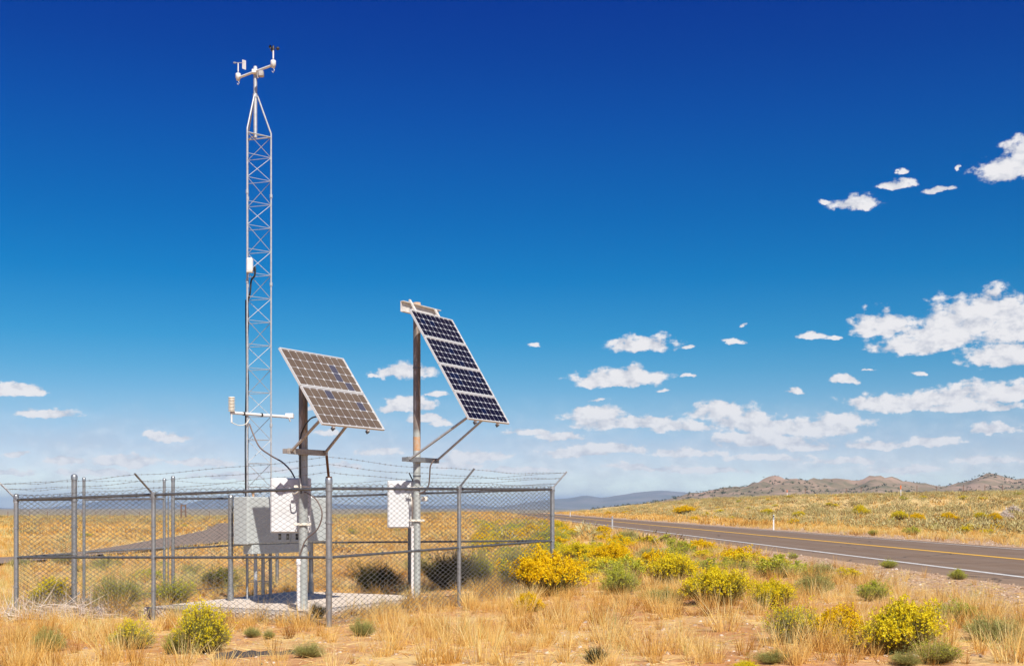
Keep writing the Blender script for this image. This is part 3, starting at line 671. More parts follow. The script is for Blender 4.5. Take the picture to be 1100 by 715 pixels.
for px, y in ((274.5, 20.05), (282.5, 20.3), (290.5, 20.5)):
    mb = MB(); x = (px-CX)/F*y; mb.tube([(x, y, PADZ-.02), (x, y, cz0-.1)], .030, 10); mb.lathe((x, y, PADZ), [(.045, 0), (.045, .06), (.03, .07)], 10); mb.build('conduit', galv_pale if px < 280 else galv, rack)
mb = MB(); q = P3(272, 527, 20.0); q.z = 1.80; mb.tube([q-UP*.03, q+UP*.07], .02, 8); mb.box(q+UP*.07, (.07, .06, .05), None, .006); mb.build('junction_box', rust_orange, rack)

# ------------------------------------------------------------ lattice tower
TC = Vector((-4.36, 20.4, 0)); R_ = .262; legs_a = [RAD(11.5), RAD(131.5), RAD(251.5)]
tower = empty('lattice_tower', (TC.x, TC.y, PADZ), 'tall galvanised lattice tower carrying the weather instruments', 'tower')
LG = [TC+Vector((math.cos(a), math.sin(a), 0))*R_ for a in legs_a]
ZT = 7.9; ZA = 8.60
for p in LG:
    mb = MB(); mb.tube([Vector((p.x, p.y, PADZ-.01)), Vector((p.x, p.y, ZT))], .0145, 8)
    inn = Vector((TC.x, TC.y, 0))+(p-TC)*.12
    mb.tube([Vector((p.x, p.y, ZT)), Vector((p.x, p.y, ZT+.06)), Vector((inn.x, inn.y, ZA))], .0145, 8)
    for z in (3.0, 5.4, 6.9): mb.tube([Vector((p.x, p.y, z-.03)), Vector((p.x, p.y, z+.03))], .024, 8)
    mb.box(Vector((p.x, p.y, PADZ+.006)), (.1, .1, .012)); mb.build('leg', galv_pale, tower)
for k in range(3):
    a, b = LG[k], LG[(k+1) % 3]; mb = MB(); z = .35; i = 0
    while z < ZT-.02:
        z2 = min(z+.40, ZT)
        mb.tube([Vector((a.x, a.y, z)), Vector((b.x, b.y, z))], .0052, 5)
        p, q = (a, b) if (i+k) % 2 else (b, a)
        mb.tube([Vector((p.x, p.y, z)), Vector((q.x, q.y, z2))], .0052, 5); z += .40; i += 1
    mb.tube([Vector((a.x, a.y, ZT)), Vector((b.x, b.y, ZT))], .011, 6)
    mb.build('bracing', galv_pale, tower)
mb = MB(); mb.tube([Vector((TC.x, TC.y, 7.88)), Vector((TC.x, TC.y, 9.06))], .031, 12); mb.lathe((TC.x, TC.y, 9.06), [(.038, -.06), (.038, .0), (.025, .03), (0, .035)], 12)
mb.tube([Vector((TC.x, TC.y, 8.56)), Vector((TC.x, TC.y, 8.62))], .042, 10); mb.build('mast', galv_pale, tower)
mb = MB()
for p in LG: mb.tube([Vector((TC.x, TC.y, 7.93)), Vector((p.x, p.y, 7.90))], .010, 5)
mb.build('mast_support', galv_pale, tower)
# black cable run down the inside leg
cable([P3(272, 291, 20.2), P3(274, 287, 20.15), P3(273.5, 296, 20.15), P3(270, 301, 20.2), P3(268.5, 315, 20.2), P3(266, 326, 20.3), P3(266.5, 345, 20.3), P3(265, 380, 20.3), P3(266.5, 410, 20.3), P3(265, 440, 20.3), P3(266, 475, 20.3), P3(265, 520, 20.3), P3(266, 585, 20.3), P3(265, 634, 20.35)], .017, black_rubber, 'cable', tower)
cable([P3(264, 322, 20.6), P3(264, 345, 20.6), P3(264.5, 400, 20.6), P3(263.5, 470, 20.6), P3(264, 560, 20.6), P3(265, 630, 20.6)], .012, black_rubber, 'cable', tower)
cable([P3(268, 455, 20.2), P3(272, 466, 20.15), P3(279, 480, 20.0), P3(291, 489, 19.6), P3(303, 496, 19.1), P3(312, 505, 18.7), P3(317, 514, 18.5)], .013, brown_cable, 'cable', tower)
# radio on the tower
radio = empty('radio_unit', P3(268.3, 284, 20.05), 'small white radio housing clamped halfway up the lattice tower', 'radio')
mb = MB(); q = P3(268.3, 284.5, 20.05); mb.box(q, (.105, .09, .235), None, .02); mb.build('housing', white_paint, radio)
mb = MB(); mb.box(q-UP*.117, (.10, .085, .02), None, .006); mb.build('bottom_cap', cream, radio)
# wind instruments
ad = Vector((.77, -.64, 0)).normalized(); ac = Vector((TC.x, TC.y, 8.98))-ad.cross(UP)*0+Vector((0, -.05, 0))
mb = MB(); aR_ = ac+ad*.49; aL_ = ac-ad*.45; mb.tube([aL_, aR_], .02, 10); mb.box(ac, (.09, .09, .07), None, .01); mb.build('crossarm', white_paint, tower)
mb = MB(); q = P3(280.5, 79.5, 20.2); mb.box(q, (.09, .08, .1), None, .012); mb.tube([q+Vector((-.04, 0, .05)), q+Vector((-.07, 0, 0)), q+Vector((-.05, 0, -.07))], .012, 6); mb.build('clamp_box', tan_steel, tower)
def sensor_base(mb, q):
    mb.lathe(q, [(0, -.075), (.03, -.075), (.034, -.045), (.045, -.035), (.045, .035), (.038, .045), (.018, .05)], 14)
ane = empty('anemometer', aR_, 'black three cup anemometer on the right end of the top crossarm', 'anemometer')
mb = MB(); q = aR_+UP*.03; sensor_base(mb, q); mb.tube([q+UP*.07, q+UP*.24], .013, 8); mb.tube([q-UP*.08, q-UP*.12+ad*.03, q-UP*.16, q-UP*.12-ad*.04], .005, 5); mb.build('body', white_paint, ane)
mb = MB(); hub = q+UP*.245; mb.lathe(hub, [(.02, -.03), (.02, .03), (.008, .05), (0, .055)], 10)
for k in range(3):
    an = RAD(5+120*k); dd = Vector((math.cos(an), math.sin(an), 0)); c = hub+dd*.075; mb.tube([hub, c], .004, 5)
    t = Vector((-dd.y, dd.x, 0)); vs = []; n = 12
    for i in range(7):
        th = i/6*math.pi/2; rr =   .030*math.sin(th) if i else .0008
        for j in range(n):
            ph = j*2*math.pi/n; vs.append(c-t*.030*math.cos(th)+(dd*math.cos(ph)+UP*math.sin(ph))*rr)
    mb.add(vs, [(i*n+j, i*n+(j+1) % n, (i+1)*n+(j+1) % n, (i+1)*n+j) for i in range(6) for j in range(n)], 0, True)
mb.build('cup_wheel', black_plastic, ane)
van = empty('wind_vane', aL_, 'white wind vane with a flat tail on the left end of the top crossarm', 'wind vane')
mb = MB(); q = aL_+UP*.03; sensor_base(mb, q); mb.tube([q+UP*.07, q+UP*.22], .011, 8); mb.tube([q-UP*.08, q-UP*.12+ad*.03, q-UP*.15, q-UP*.11-ad*.03], .005, 5); mb.build('body', white_paint, van)
vd = Vector((.86, -.5, 0)).normalized(); hub = q+UP*.225
mb = MB(); mb.tube([hub-vd*.09+UP*.02, hub+vd*.12-UP*.02], .006, 6); mb.tube([hub-vd*.10+UP*.023, hub-vd*.06+UP*.014], .014, 8); mb.build('vane_rod', galv_pale, van)
mb = MB(); c = hub+vd*.135-UP*.05; vs = [c+vd*x+UP*z for x, z in ((-.04, .09), (.04, .06), (.04, -.10), (-.04, -.065))]
n_ = Vector((vd.y, -vd.x, 0))*.003; mb.add([v+n_ for v in vs]+[v-n_ for v in vs], [(0, 1, 2, 3), (7, 6, 5, 4), (0, 4, 5, 1), (1, 5, 6, 2), (2, 6, 7, 3), (3, 7, 4, 0)]); mb.build('tail', white_paint, van)
# arm with radiation shield and pyranometer
sdv = Vector((.64, .77, 0)).normalized(); sc_ = Vector((-4.45, 20.1, 3.17)); sL = sc_-sdv*.31; sR = sc_+sdv*.9
mb = MB(); mb.tube([sL, sR], .026, 12); mb.build('instrument_boom', white_paint, tower)
for t in (-.05, .32): mb = MB(); q = sc_+sdv*t; mb.tube([q-sdv*.015, q+sdv*.015], .033, 10); mb.build('boom_clamp', black_plastic, tower)
sh = empty('radiation_shield', sL, 'cream louvred radiation shield on the left end of the white pipe arm', 'temperature sensor')
q = P3(248.8, 434, 19.85); mb = MB(); prof = [(0, -.115)]
for i in range(9): z = -.115+i*.024; prof += [(.058, z), (.058, z+.006), (.040, z+.014), (.040, z+.023)]
prof += [(.058, .105), (.05, .12), (0, .125)]
mb.lathe(q, prof, 16); mb.build('louvres', cream, sh)
mb = MB(); mb.tube([q-UP*.11, q-UP*.19], .014, 8); mb.tube([q-UP*.16, Vector((sL.x, sL.y, sL.z))], .02, 8); mb.box(q-UP*.25, (.028, .028, .11), None, .006); mb.build('mount', white_paint, sh)
cable([q-UP*.3, q+Vector((.1, .1, -.34)), q+Vector((.19, .2, -.31)), q+Vector((.24, .25, -.22))], .006, cream, 'cable', sh)
py_ = empty('light_meter', sR, 'boxy white light meter on the right end of the white pipe arm', 'light meter')
mb = MB(); mb.box(sR+UP*.02+sdv*.03, (.14, .10, .085), None, .008); mb.build('housing', white_paint, py_)
mb = MB(); mb.tube([sR+Vector((.02, -.02, -.02)), sR+Vector((.04, -.02, -.08))], .016, 8); mb.build('cable_gland', galv_pale, py_)

# ------------------------------------------------------------ roadside and distant posts
def delineator(px, py, h, label, refl):
    p = at(px, py); root = empty('delineator_post', p, label, 'marker post', 'marker posts beside the highway')
    mb = MB(); mb.box((p.x, p.y, p.z+h/2-.03), (.085, .03, h+.06), None, .006); mb.box((p.x+.02, p.y+.02, p.z+h/2-.03), (.02, .03, h+.06)); mb.build('post', white_paint if refl else galv_pale, root)
    mb = MB(); mb.lathe((p.x, p.y-.02, p.z+h-.1), [(0, 0)], 3) if False else mb.box((p.x, p.y-.022, p.z+h-.10), (.07, .012, .10), None, .004); mb.build('reflector', black_plastic if refl else galv, root)
    if refl:
        mb = MB(); mb.box((p.x, p.y-.022, p.z+h-.23), (.06, .012, .12), None, .004); mb.build('reflector_band', galv_pale, root)
delineator(657.8, 572, .95, 'thin grey marker post on the near side of the highway', False)
delineator(831, 569, .98, 'white marker post with a dark top across the highway', True)
delineator(612.5, 555, 1.0, 'small pale marker post far down the highway', True)
orange = mat('orange_paint', (.75, .16, .03), .6)
def marker(px, d, h, label):
    x = (px-CX)/F*d; z = float(H(x, d)); root = empty('utility_marker', (x, d, z), label, 'utility marker', 'orange topped utility markers')
    mb = MB(); mb.tube([(x, d, z-.1), (x, d, z+h*.68)], .065, 10); mb.build('post', white_paint, root)
    mb = MB(); mb.tube([(x, d, z+h*.68), (x, d, z+h)], .075, 10); mb.lathe((x, d, z+h), [(.075, 0), (.05, .05), (0, .07)], 10); mb.build('cap', orange, root)
marker(967.6, 165, 1.6, 'white utility marker with an orange cap on the skyline beyond the highway'); marker(845.5, 215, 1.3, 'far orange topped utility marker barely above the brush')
wood = mat('weathered_wood', (.20, .11, .07), .9, var=(.13, .08, .055), scale=7, detail=7)
def hbrace(px, py, d):
    x = (px-CX)/F*d; z = float(H(x, d)); root = empty('fence_brace', (x, d, z), 'rust brown wooden brace of two posts and a crossbar on the left skyline', 'fence brace')
    for s in (-1, 1):
        mb = MB(); mb.tube([(x+s*.42, d, z-.2), (x+s*.42, d, z+2.75)], .14, 8); mb.build('post', wood, root)
    mb = MB(); mb.tube([(x-.42, d, z+2.55), (x+.42, d, z+2.55)], .12, 8); mb.tube([(x-.42, d, z+1.4), (x+.42, d, z+1.4)], .1, 8); mb.build('crossbar', wood, root)
hbrace(197, 554, 228)
steelpost = None
for i, px in enumerate([8.5, 32, 51, 70, 88, 103, 118, 134, 150, 225, 258]):
    d = 232+3*math.sin(i*2.1); x = (px-CX)/F*d; z = float(H(x, d))
    if steelpost is None:
        mb = MB(); mb.box((0, 0, .7), (.10, .05, 1.6)); mb.box((0, .05, .7), (.04, .07, 1.6)); o = mb.build('ranch_fence_post', wood); steelpost = o
    else:
        o = steelpost.copy(); C.objects.link(o)
    o.location = (x, d, z); tag(o, 'thin brown steel fence post standing on the left skyline', 'fence post', 'thin brown fence posts along the left skyline')
for i, px in enumerate([865, 909, 925, 985, 1006, 1035, 1058, 1077]):
    d = 205+5*math.sin(i*2.1); x = (px-CX)/F*d; z = float(H(x, d))
    o = steelpost.copy(); C.objects.link(o); o.location = (x, d, z); tag(o, 'thin brown steel fence post in the brush beyond the highway', 'fence post', 'thin brown fence posts beyond the highway')

# ------------------------------------------------------------ plants
def strips(base, dirv, length, width, curve, seg=2):
    """blades as tapering strips; arrays of n -> verts (n*(seg+1)*2,3), quads"""
    n = len(base); d = dirv/np.linalg.norm(dirv, axis=1, keepdims=True)
    side = np.cross(d, rng.normal(size=(n, 3))); side /= np.linalg.norm(side, axis=1, keepdims=True)+1e-9
    out = []
    for k in range(seg+1):
        t = k/seg
        c = base+d*(length*t)[:, None]; h = d.copy(); h[:, 2] = 0
        c = c+h*(curve*length*t*t)[:, None]; c[:, 2] -= (curve*length*t*t*.35)
        w = width*(1-t*.85)/2
        out += [c-side*w[:, None], c+side*w[:, None]]
    V_ = np.stack(out, 1).reshape(-1, 3); b = (np.arange(n)*(seg+1)*2)[:, None]
    q = np.concatenate([b+np.array([[2*k, 2*k+1, 2*k+3, 2*k+2]]) for k in range(seg)], 0)
    order = np.tile(np.arange(n), seg)
    return V_, q, order
def tuft(n, h, spread, w, seg=2, lean=.5, curve=.3):
    a = rng.random(n)*2*np.pi; r = np.sqrt(rng.random(n))*spread
    base = np.stack([r*np.cos(a), r*np.sin(a), np.zeros(n)-.01], 1)
    ln = rng.random(n)*lean
    d = np.stack([np.cos(a)*ln+rng.normal(0, .13, n), np.sin(a)*ln+rng.normal(0, .13, n), np.ones(n)], 1)
    L_ = h*(.45+.55*rng.random(n)); v, q, o = strips(base, d, L_, np.full(n, w)*(.7+.6*rng.random(n)), curve*rng.random(n), seg)
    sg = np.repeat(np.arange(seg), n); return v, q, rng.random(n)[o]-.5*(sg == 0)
def scatter(name, temps, pts, scl, mats, tone, label, cat, zscl=None, jit=.25, link=True):
    """many copies of the templates joined in one object; tone shifts each copy's colour"""
    Vs, Qs, Rs = [], [], []; off = 0; n = len(pts); pick = rng.integers(0, len(temps), n); ang = rng.random(n)*2*np.pi
    for k, (v, q, r) in enumerate(temps):
        I_ = np.where(pick == k)[0]
        if not len(I_): continue
        ca, sa = np.cos(ang[I_])[:, None], np.sin(ang[I_])[:, None]; s = scl[I_][:, None]; zs = s if zscl is None else (s[:, 0]*zscl[I_])[:, None]
        X = (v[None, :, 0]*ca-v[None, :, 1]*sa)*s+pts[I_, 0:1]; Y = (v[None, :, 0]*sa+v[None, :, 1]*ca)*s+pts[I_, 1:2]; Z = v[None, :, 2]*zs+pts[I_, 2:3]
        Vs.append(np.stack([X, Y, Z], -1).reshape(-1, 3)); Qs.append((q[None]+(np.arange(len(I_))*len(v))[:, None, None]).reshape(-1, 4)+off)
        Rs.append(np.clip(tone[I_][:, None]+(r[None]-.5)*jit, 0, 1).ravel()); off += len(I_)*len(v)
    o = npmesh(name, np.concatenate(Vs), np.concatenate(Qs), mats, np.concatenate(Rs)); return tag(o, label, cat, kind='stuff')
def field_pts(n, y0, y1, power=1.0, wide=.56, xoff=0):
    t = rng.random(n); y = (y0**power+(y1**power-y0**power)*t)**(1/power); x = (rng.random(n)*2-1)*y*wide+rng.normal(0, .5, n)
    return x, y
def patch(x, y, s, ph=0): return fb(np.asarray(x)+ph, np.asarray(y)+ph*1.7, s)
def keep(x, y, road=4.9):
    return (np.abs(x-RC(y)) > road) & ~in_pad(x, y) & ~in_side(x, y)
def ground_pts(x, y): return np.stack([x, y, H(x, y)-.01], 1)
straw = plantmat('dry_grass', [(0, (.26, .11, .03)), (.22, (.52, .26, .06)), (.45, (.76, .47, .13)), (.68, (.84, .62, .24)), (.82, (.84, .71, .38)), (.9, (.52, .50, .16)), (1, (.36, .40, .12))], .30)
sage = plantmat('sagebrush', [(0, (.10, .06, .035)), (.25, (.24, .16, .07)), (.5, (.40, .34, .15)), (.75, (.46, .39, .17)), (1, (.54, .47, .24))], .2)
T1 = [tuft(34, .38, .05, .0058, 2, .55, .4) for _ in range(8)]+[tuft(20, .24, .09, .006, 2, .9, .3) for _ in range(4)]
# near grass
x, y = field_pts(19000, 11.2, 36, 1.6); pn = patch(x, y, .8)+.6*patch(x, y, 2.1, 5)
bare = np.exp(-(((x+3.2)/1.6)**2+((y-14.0)/1.1)**2))+.8*np.exp(-(((x-2.6)/1.5)**2+((y-14.4)/1.0)**2))+.7*np.exp(-(((x+.3)/.9)**2+((y-12.6)/.6)**2))+.7*ss(-np.abs(x-RC(y)), -7.5, -6.2)
k = keep(x, y, 5.2) & (rng.random(len(x)) < np.clip(.50+.62*pn-1.1*bare, .03, 1)); x, y = x[k], y[k]; pn = pn[k]
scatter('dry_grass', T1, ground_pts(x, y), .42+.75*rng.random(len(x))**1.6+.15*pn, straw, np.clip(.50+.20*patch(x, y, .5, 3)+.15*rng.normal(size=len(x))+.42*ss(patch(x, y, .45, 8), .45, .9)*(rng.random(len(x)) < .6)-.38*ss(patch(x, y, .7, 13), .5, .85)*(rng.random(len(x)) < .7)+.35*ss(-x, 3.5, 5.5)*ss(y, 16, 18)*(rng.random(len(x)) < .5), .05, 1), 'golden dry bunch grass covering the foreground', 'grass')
# big individual-looking clumps
T2 = [tuft(90, .52, .13, .006, 2, .5, .45) for _ in range(6)]
x, y = field_pts(560, 11.6, 36, 1.5); pn = patch(x, y, .6, 2)
bare = np.exp(-(((x+3.2)/1.6)**2+((y-14.0)/1.1)**2))
k = keep(x, y, 7.0) & (bare < .35) & (rng.random(len(x)) < .55+.5*pn); x, y = x[k], y[k]
cl = [(462,675,1.0),(490,690,1.15),(430,668,.8),(600,668,.8),(652,690,1.15),(700,704,1.0),(725,690,.8),(780,678,1.2),(760,652,.9),(815,660,.9),(880,700,1.1),(845,706,1.0),(950,700,.9),(1060,672,1.1),(1085,712,1.1),(520,712,1.1),(560,700,.8),(410,705,.7),(1000,712,.8),(40,712,1),(120,708,1),(10,700,1.1),(200,712,.8),(90,690,.8)]
cp = [at(a, b) for a, b, _ in cl]; x = np.concatenate([x, [p.x for p in cp]]); y = np.concatenate([y, [p.y for p in cp]]); s_ = np.concatenate([.55+.45*rng.random(k.sum()), [c[2] for c in cl]])
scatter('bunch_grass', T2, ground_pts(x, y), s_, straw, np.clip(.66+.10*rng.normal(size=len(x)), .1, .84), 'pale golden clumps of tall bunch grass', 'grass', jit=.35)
# litter of lying straws
n = 26000; x, y = field_pts(n, 11.2, 30, 1.5); k = keep(x, y, 5.0); x, y = x[k], y[k]; n = len(x)
a = rng.random(n)*6.28; v, q, o = strips(np.stack([x, y, H(x, y)+.012], 1), np.stack([np.cos(a), np.sin(a), rng.normal(.12, .12, n)], 1), .06+.16*rng.random(n), np.full(n, .007), np.zeros(n), 1)
tag(npmesh('straw_litter', v, q, straw, np.clip(rng.normal(.55, .22, n), 0, .95)[o]), 'broken straw lying over the bare soil', 'straw', kind='stuff')
# mid grass
T3 = [tuft(16, .34, .13, .016, 1, .7, .2) for _ in range(6)]
x, y = field_pts(17000, 34, 95, 1.7); pn = patch(x, y, .35)+.5*patch(x, y, 1.1, 4)
k = keep(x, y, 5.3) & (rng.random(len(x)) < .7+.3*pn); x, y = x[k], y[k]
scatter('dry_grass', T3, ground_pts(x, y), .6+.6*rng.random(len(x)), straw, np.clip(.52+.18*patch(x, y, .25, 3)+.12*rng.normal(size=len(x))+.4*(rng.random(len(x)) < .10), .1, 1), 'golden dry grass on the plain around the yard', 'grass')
T4 = [tuft(9, .45, .4, .06, 1, .8, .1) for _ in range(5)]
x, y = field_pts(26000, 90, 300, 1.4, .6)
k = keep(x, y, 5.5) & ((x-RC(y) < 16) | (rng.random(len(x)) < .45)); x, y = x[k], y[k]
scatter('dry_grass', T4, ground_pts(x, y), .7+.6*rng.random(len(x)), straw, np.clip(.5+.12*patch(x, y, .1, 3)+.12*rng.normal(size=len(x)), .1, .9), 'distant golden grass on the plain', 'grass')
# sage clumps
def clump(n, leaf, h=.6, seed=0, flat=1.0):
    """bush of leaf-sized faces through a lumpy dome of unit radius"""
    a = rng.random(n)*2*np.pi; e = np.arccos(1-rng.random(n)*1.0); r = (.45+.55*rng.random(n)**.5)
    lump = 1+.22*np.sin(3*a+seed)+.16*np.sin(5*a-2*seed+3*e)
    c = np.stack([np.cos(a)*np.sin(e)*r*lump, np.sin(a)*np.sin(e)*r*lump, np.cos(e)*r*lump*h*2*.5*2*.5+.03], 1)
    c[:, 2] = np.abs(np.cos(e))*r*h*lump+.02
    d = c/np.linalg.norm(c, axis=1, keepdims=True)+rng.normal(0, .5, (n, 3)); d[:, 2] += .5
    v, q, o = strips(c, d, leaf*(.6+.8*rng.random(n)), np.full(n, leaf*.45), np.zeros(n), 1)
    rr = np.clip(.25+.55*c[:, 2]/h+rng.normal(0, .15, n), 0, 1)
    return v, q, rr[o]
T5 = [clump(46, .26, .75, s) for s in range(6)]
x, y = field_pts(30000, 42, 300, 1.35, .6); r = x-RC(y)
dens = np.where(r > 0, ss(r, 9, 16)*1.0, .05+.55*ss(y, 120, 200)*ss(-r, 10, 30))
dens = dens*np.clip(.65+.5*patch(x, y, .15), .1, 1.2)
k = keep(x, y, 6) & (rng.random(len(x)) < dens); x, y = x[k], y[k]
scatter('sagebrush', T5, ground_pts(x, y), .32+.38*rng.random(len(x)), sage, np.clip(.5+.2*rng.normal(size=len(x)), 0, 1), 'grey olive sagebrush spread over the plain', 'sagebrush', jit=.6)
# gravel stones along the shoulder
def stone():
    v = np.array([[1,0,0],[0,1,0],[-1,0,0],[0,-1,0],[0,0,.7],[0,0,-.5]], float)*(.7+.6*rng.random((6, 3))); q = np.array([[0,1,4,4],[1,2,4,4],[2,3,4,4],[3,0,4,4]])
    # quads kept planar-ish by splitting tops into two pairs
    v2 = np.array([[-1,-1,0],[1,-1,0],[1,1,0],[-1,1,0],[-.6,-.6,.7],[.6,-.6,.7],[.6,.6,.7],[-.6,.6,.7]], float)*(.7+.5*rng.random((8, 1)))+rng.normal(0, .12, (8, 3))
    q2 = np.array([[4,5,6,7],[0,1,5,4],[1,2,6,5],[2,3,7,6],[3,0,4,7]]); return v2, q2, np.full(5, rng.random())
TS = [stone() for _ in range(10)]
stm = plantmat('gravel_stone', [(0, (.20, .12, .075)), (.5, (.40, .27, .18)), (.85, (.52, .38, .27)), (1, (.62, .54, .46))], 0)
x, y = field_pts(60000, 14, 75, 1.5, .5); r = np.abs(x-RC(y)); k = (r > 4.55) & (r < 7.6+.8*rng.normal(size=len(x))); k &= rng.random(len(x)) < .8; x, y = x[k], y[k]
scatter('gravel', TS, ground_pts(x, y)+[0, 0, .012], .010+.026*rng.random(len(x))**2.5, stm, rng.random(len(x)), 'loose pinkish gravel on the highway shoulder', 'gravel')
x, y = field_pts(6500, 11.3, 26, 1.6, .55); k = keep(x, y, 5); x, y = x[k], y[k]
scatter('pebbles', TS, ground_pts(x, y)+[0, 0, .01], .007+.02*rng.random(len(x))**3, stm, .3+.7*rng.random(len(x)), 'small pale stones scattered on the orange soil', 'stones')
# junipers dotted over the hills
jun = plantmat('juniper', [(0, (.05, .06, .035)), (1, (.11, .12, .06))], 0)
TJ = [clump(14, 1.1, 1.0, s) for s in range(4)]
idx = rng.integers(0, len(hv), 16000); pj = hv[idx]+rng.normal(0, 9, (16000, 3))*[1, 1, 0]; k = (pj[:, 1] < 2600) & (rng.random(16000) < np.clip(.45+1.5*patch(pj[:, 0], pj[:, 1], .006)+.3*(pj[:, 0] > 930), .02, 1)); 
pj = pj[k]; pj[:, 2] -= 1.6
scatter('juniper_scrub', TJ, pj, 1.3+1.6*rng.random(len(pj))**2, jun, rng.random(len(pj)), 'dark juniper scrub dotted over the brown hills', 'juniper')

# ---- rabbitbrush, each bush a thing of its own
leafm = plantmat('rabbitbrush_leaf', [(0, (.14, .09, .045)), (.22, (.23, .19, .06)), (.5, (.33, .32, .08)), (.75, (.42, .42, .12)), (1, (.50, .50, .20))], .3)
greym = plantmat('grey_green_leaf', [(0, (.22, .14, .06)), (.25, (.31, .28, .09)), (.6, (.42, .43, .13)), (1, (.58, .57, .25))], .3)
darkm = plantmat('dark_and_shaded_leaf', [(0, (.03, .025, .015)), (.5, (.05, .05, .02)), (1, (.13, .13, .04))], .25)  # dark shrub leaf, also paints the panel shade on two yard bushes
deadm = plantmat('bleached_twigs', [(0, (.36, .26, .18)), (.5, (.58, .47, .38)), (1, (.74, .66, .58))], .1)
fy = plantmat('yellow_blossom', [(0, (.55, .44, .02)), (.5, (.80, .63, .018)), (1, (.86, .72, .05))], .25)
fo = plantmat('golden_blossom', [(0, (.62, .40, .012)), (.5, (.86, .58, .010)), (1, (.90, .69, .03))], .25)
fg = plantmat('lime_blossom', [(0, (.30, .31, .03)), (.5, (.52, .52, .05)), (1, (.68, .64, .10))], .25)
def bush_mesh(nb, leaves, heads, hs, seed, h=1.0, lf=.055, fine=True, topbias=1.3):
    """unit-radius dome: stems, leaf strips along them, blossom heads at the tips"""
    a = rng.random(nb)*2*np.pi; e = np.arccos(1-rng.random(nb)*.93)
    lump = .93+.09*np.sin(2*a+seed)+.09*np.sin(4*a-2*seed+3*e)+.07*np.sin(9*a+5*e+seed)+.045*rng.normal(size=nb)
    nl = 9; la = (np.arange(nl)+.6*rng.random(nl))*2*np.pi/nl*1.0+seed; lr = .30+.36*rng.random(nl); lr[0] = .05
    lc = np.stack([np.cos(la)*lr, np.sin(la)*lr, .22+.30*rng.random(nl)-.25*lr], 1); lc[0, 2] = .50; rad = .28+.24*rng.random(nl)
    li = rng.integers(0, nl, nb); sph = np.stack([np.cos(a)*np.sin(e), np.sin(a)*np.sin(e), np.cos(e)*h*1.0], 1)
    tip = lc[li]+sph*rad[li][:, None]*(.9+.16*rng.random((nb, 1)))*lump[:, None]/.93
    stray = (rng.random(nb) < .07)[:, None]; tip = np.where(stray, tip*(1.08+.22*rng.random((nb, 1))), tip)
    tip[:, 2] = np.maximum(tip[:, 2], .06)
    base = np.stack([lc[li, 0]*.25+np.cos(a)*.06*rng.random(nb), lc[li, 1]*.25+np.sin(a)*.06*rng.random(nb), np.zeros(nb)], 1)
    vs, qs, rs = [], [], []; off = 0
    def put(v, q, r):
        nonlocal off
        vs.append(v); qs.append(q+off); rs.append(r); off += len(v)
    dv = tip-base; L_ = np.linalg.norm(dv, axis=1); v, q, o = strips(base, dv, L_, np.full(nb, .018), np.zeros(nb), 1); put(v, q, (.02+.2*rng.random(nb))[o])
    m = rng.integers(0, nb, leaves); t = .30+.72*rng.random(leaves)**.75; c = base[m]+dv[m]*t[:, None]+rng.normal(0, .035, (leaves, 3)); c[:, 2] = np.maximum(c[:, 2], .01)
    d = dv[m]/L_[m][:, None]+rng.normal(0, .45, (leaves, 3)); d[:, 2] += .25
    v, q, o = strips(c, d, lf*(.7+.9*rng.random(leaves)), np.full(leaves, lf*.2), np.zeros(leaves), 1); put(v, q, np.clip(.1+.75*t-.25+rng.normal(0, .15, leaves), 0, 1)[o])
    fol = (np.concatenate(vs), np.concatenate(qs), np.concatenate(rs))
    flo = None
    if heads:
        w = np.clip((tip[:, 2]/h), 0, 1)**topbias*((.45 if heads > 3000 else .22)+rng.random(nl)**1.3)[li]; w = w/w.sum(); m = rng.choice(nb, heads, p=w)
        cc = tip[m]*(1+rng.normal(0, .03, (heads, 1)))+rng.normal(0, .035, (heads, 3)); cc[:, 2] += .02
        g = 5; c = np.repeat(cc, g, 0)+rng.normal(0, hs*.35, (heads*g, 3)); d = rng.normal(0, 1, (heads*g, 3)); d[:, 2] = np.abs(d[:, 2])
        dn_ = d/np.linalg.norm(d, axis=1, keepdims=True); L2 = hs*(.7+.6*rng.random(heads*g))
        v, q, o = strips(c-dn_*L2[:, None]/2, d, L2, np.full(heads*g, hs*.8), np.zeros(heads*g), 1)
        flo = (v, q, np.clip(np.repeat(rng.random(heads), g)*.7+.3*rng.random(heads*g), 0, 1)[o])
    return fol, flo
NEAR = {}
def near_proto(kind):
    """two shapes of each kind, kept as mesh data"""
    if kind in NEAR: return NEAR[kind]
    spec = {'yellow': (leafm, fy, 900, 9000, 3000, .030), 'golden': (leafm, fo, 1000, 7000, 5200, .032), 'fresh': (leafm, fy, 900, 12000, 1700, .026), 'lime': (greym, fg, 700, 10000, 1400, .026),
            'sage': (greym, None, 500, 9000, 0, 0), 'olive': (leafm, fg, 560, 9000, 600, .026), 'dark': (darkm, None, 520, 11000, 0, 0), 'sparse': (greym, fy, 600, 8000, 700, .028)}[kind]
    L_ = []
    for s in range(2):
        fol, flo = bush_mesh(spec[2], spec[3], spec[4], spec[5], s*2.1+len(kind))
        a = npmesh('foliage', fol[0], fol[1], spec[0], fol[2], link=False).data
        b = npmesh('blossom', flo[0], flo[1], spec[1], flo[2], link=False).data if flo else None
        L_.append((a, b))
    NEAR[kind] = L_; return L_
NAMES = {'fresh': 'rabbitbrush', 'yellow': 'rabbitbrush', 'golden': 'rabbitbrush', 'lime': 'rabbitbrush', 'sage': 'sagebrush_plant', 'olive': 'rabbitbrush', 'dark': 'desert_shrub', 'sparse': 'rabbitbrush'}
OCC = []
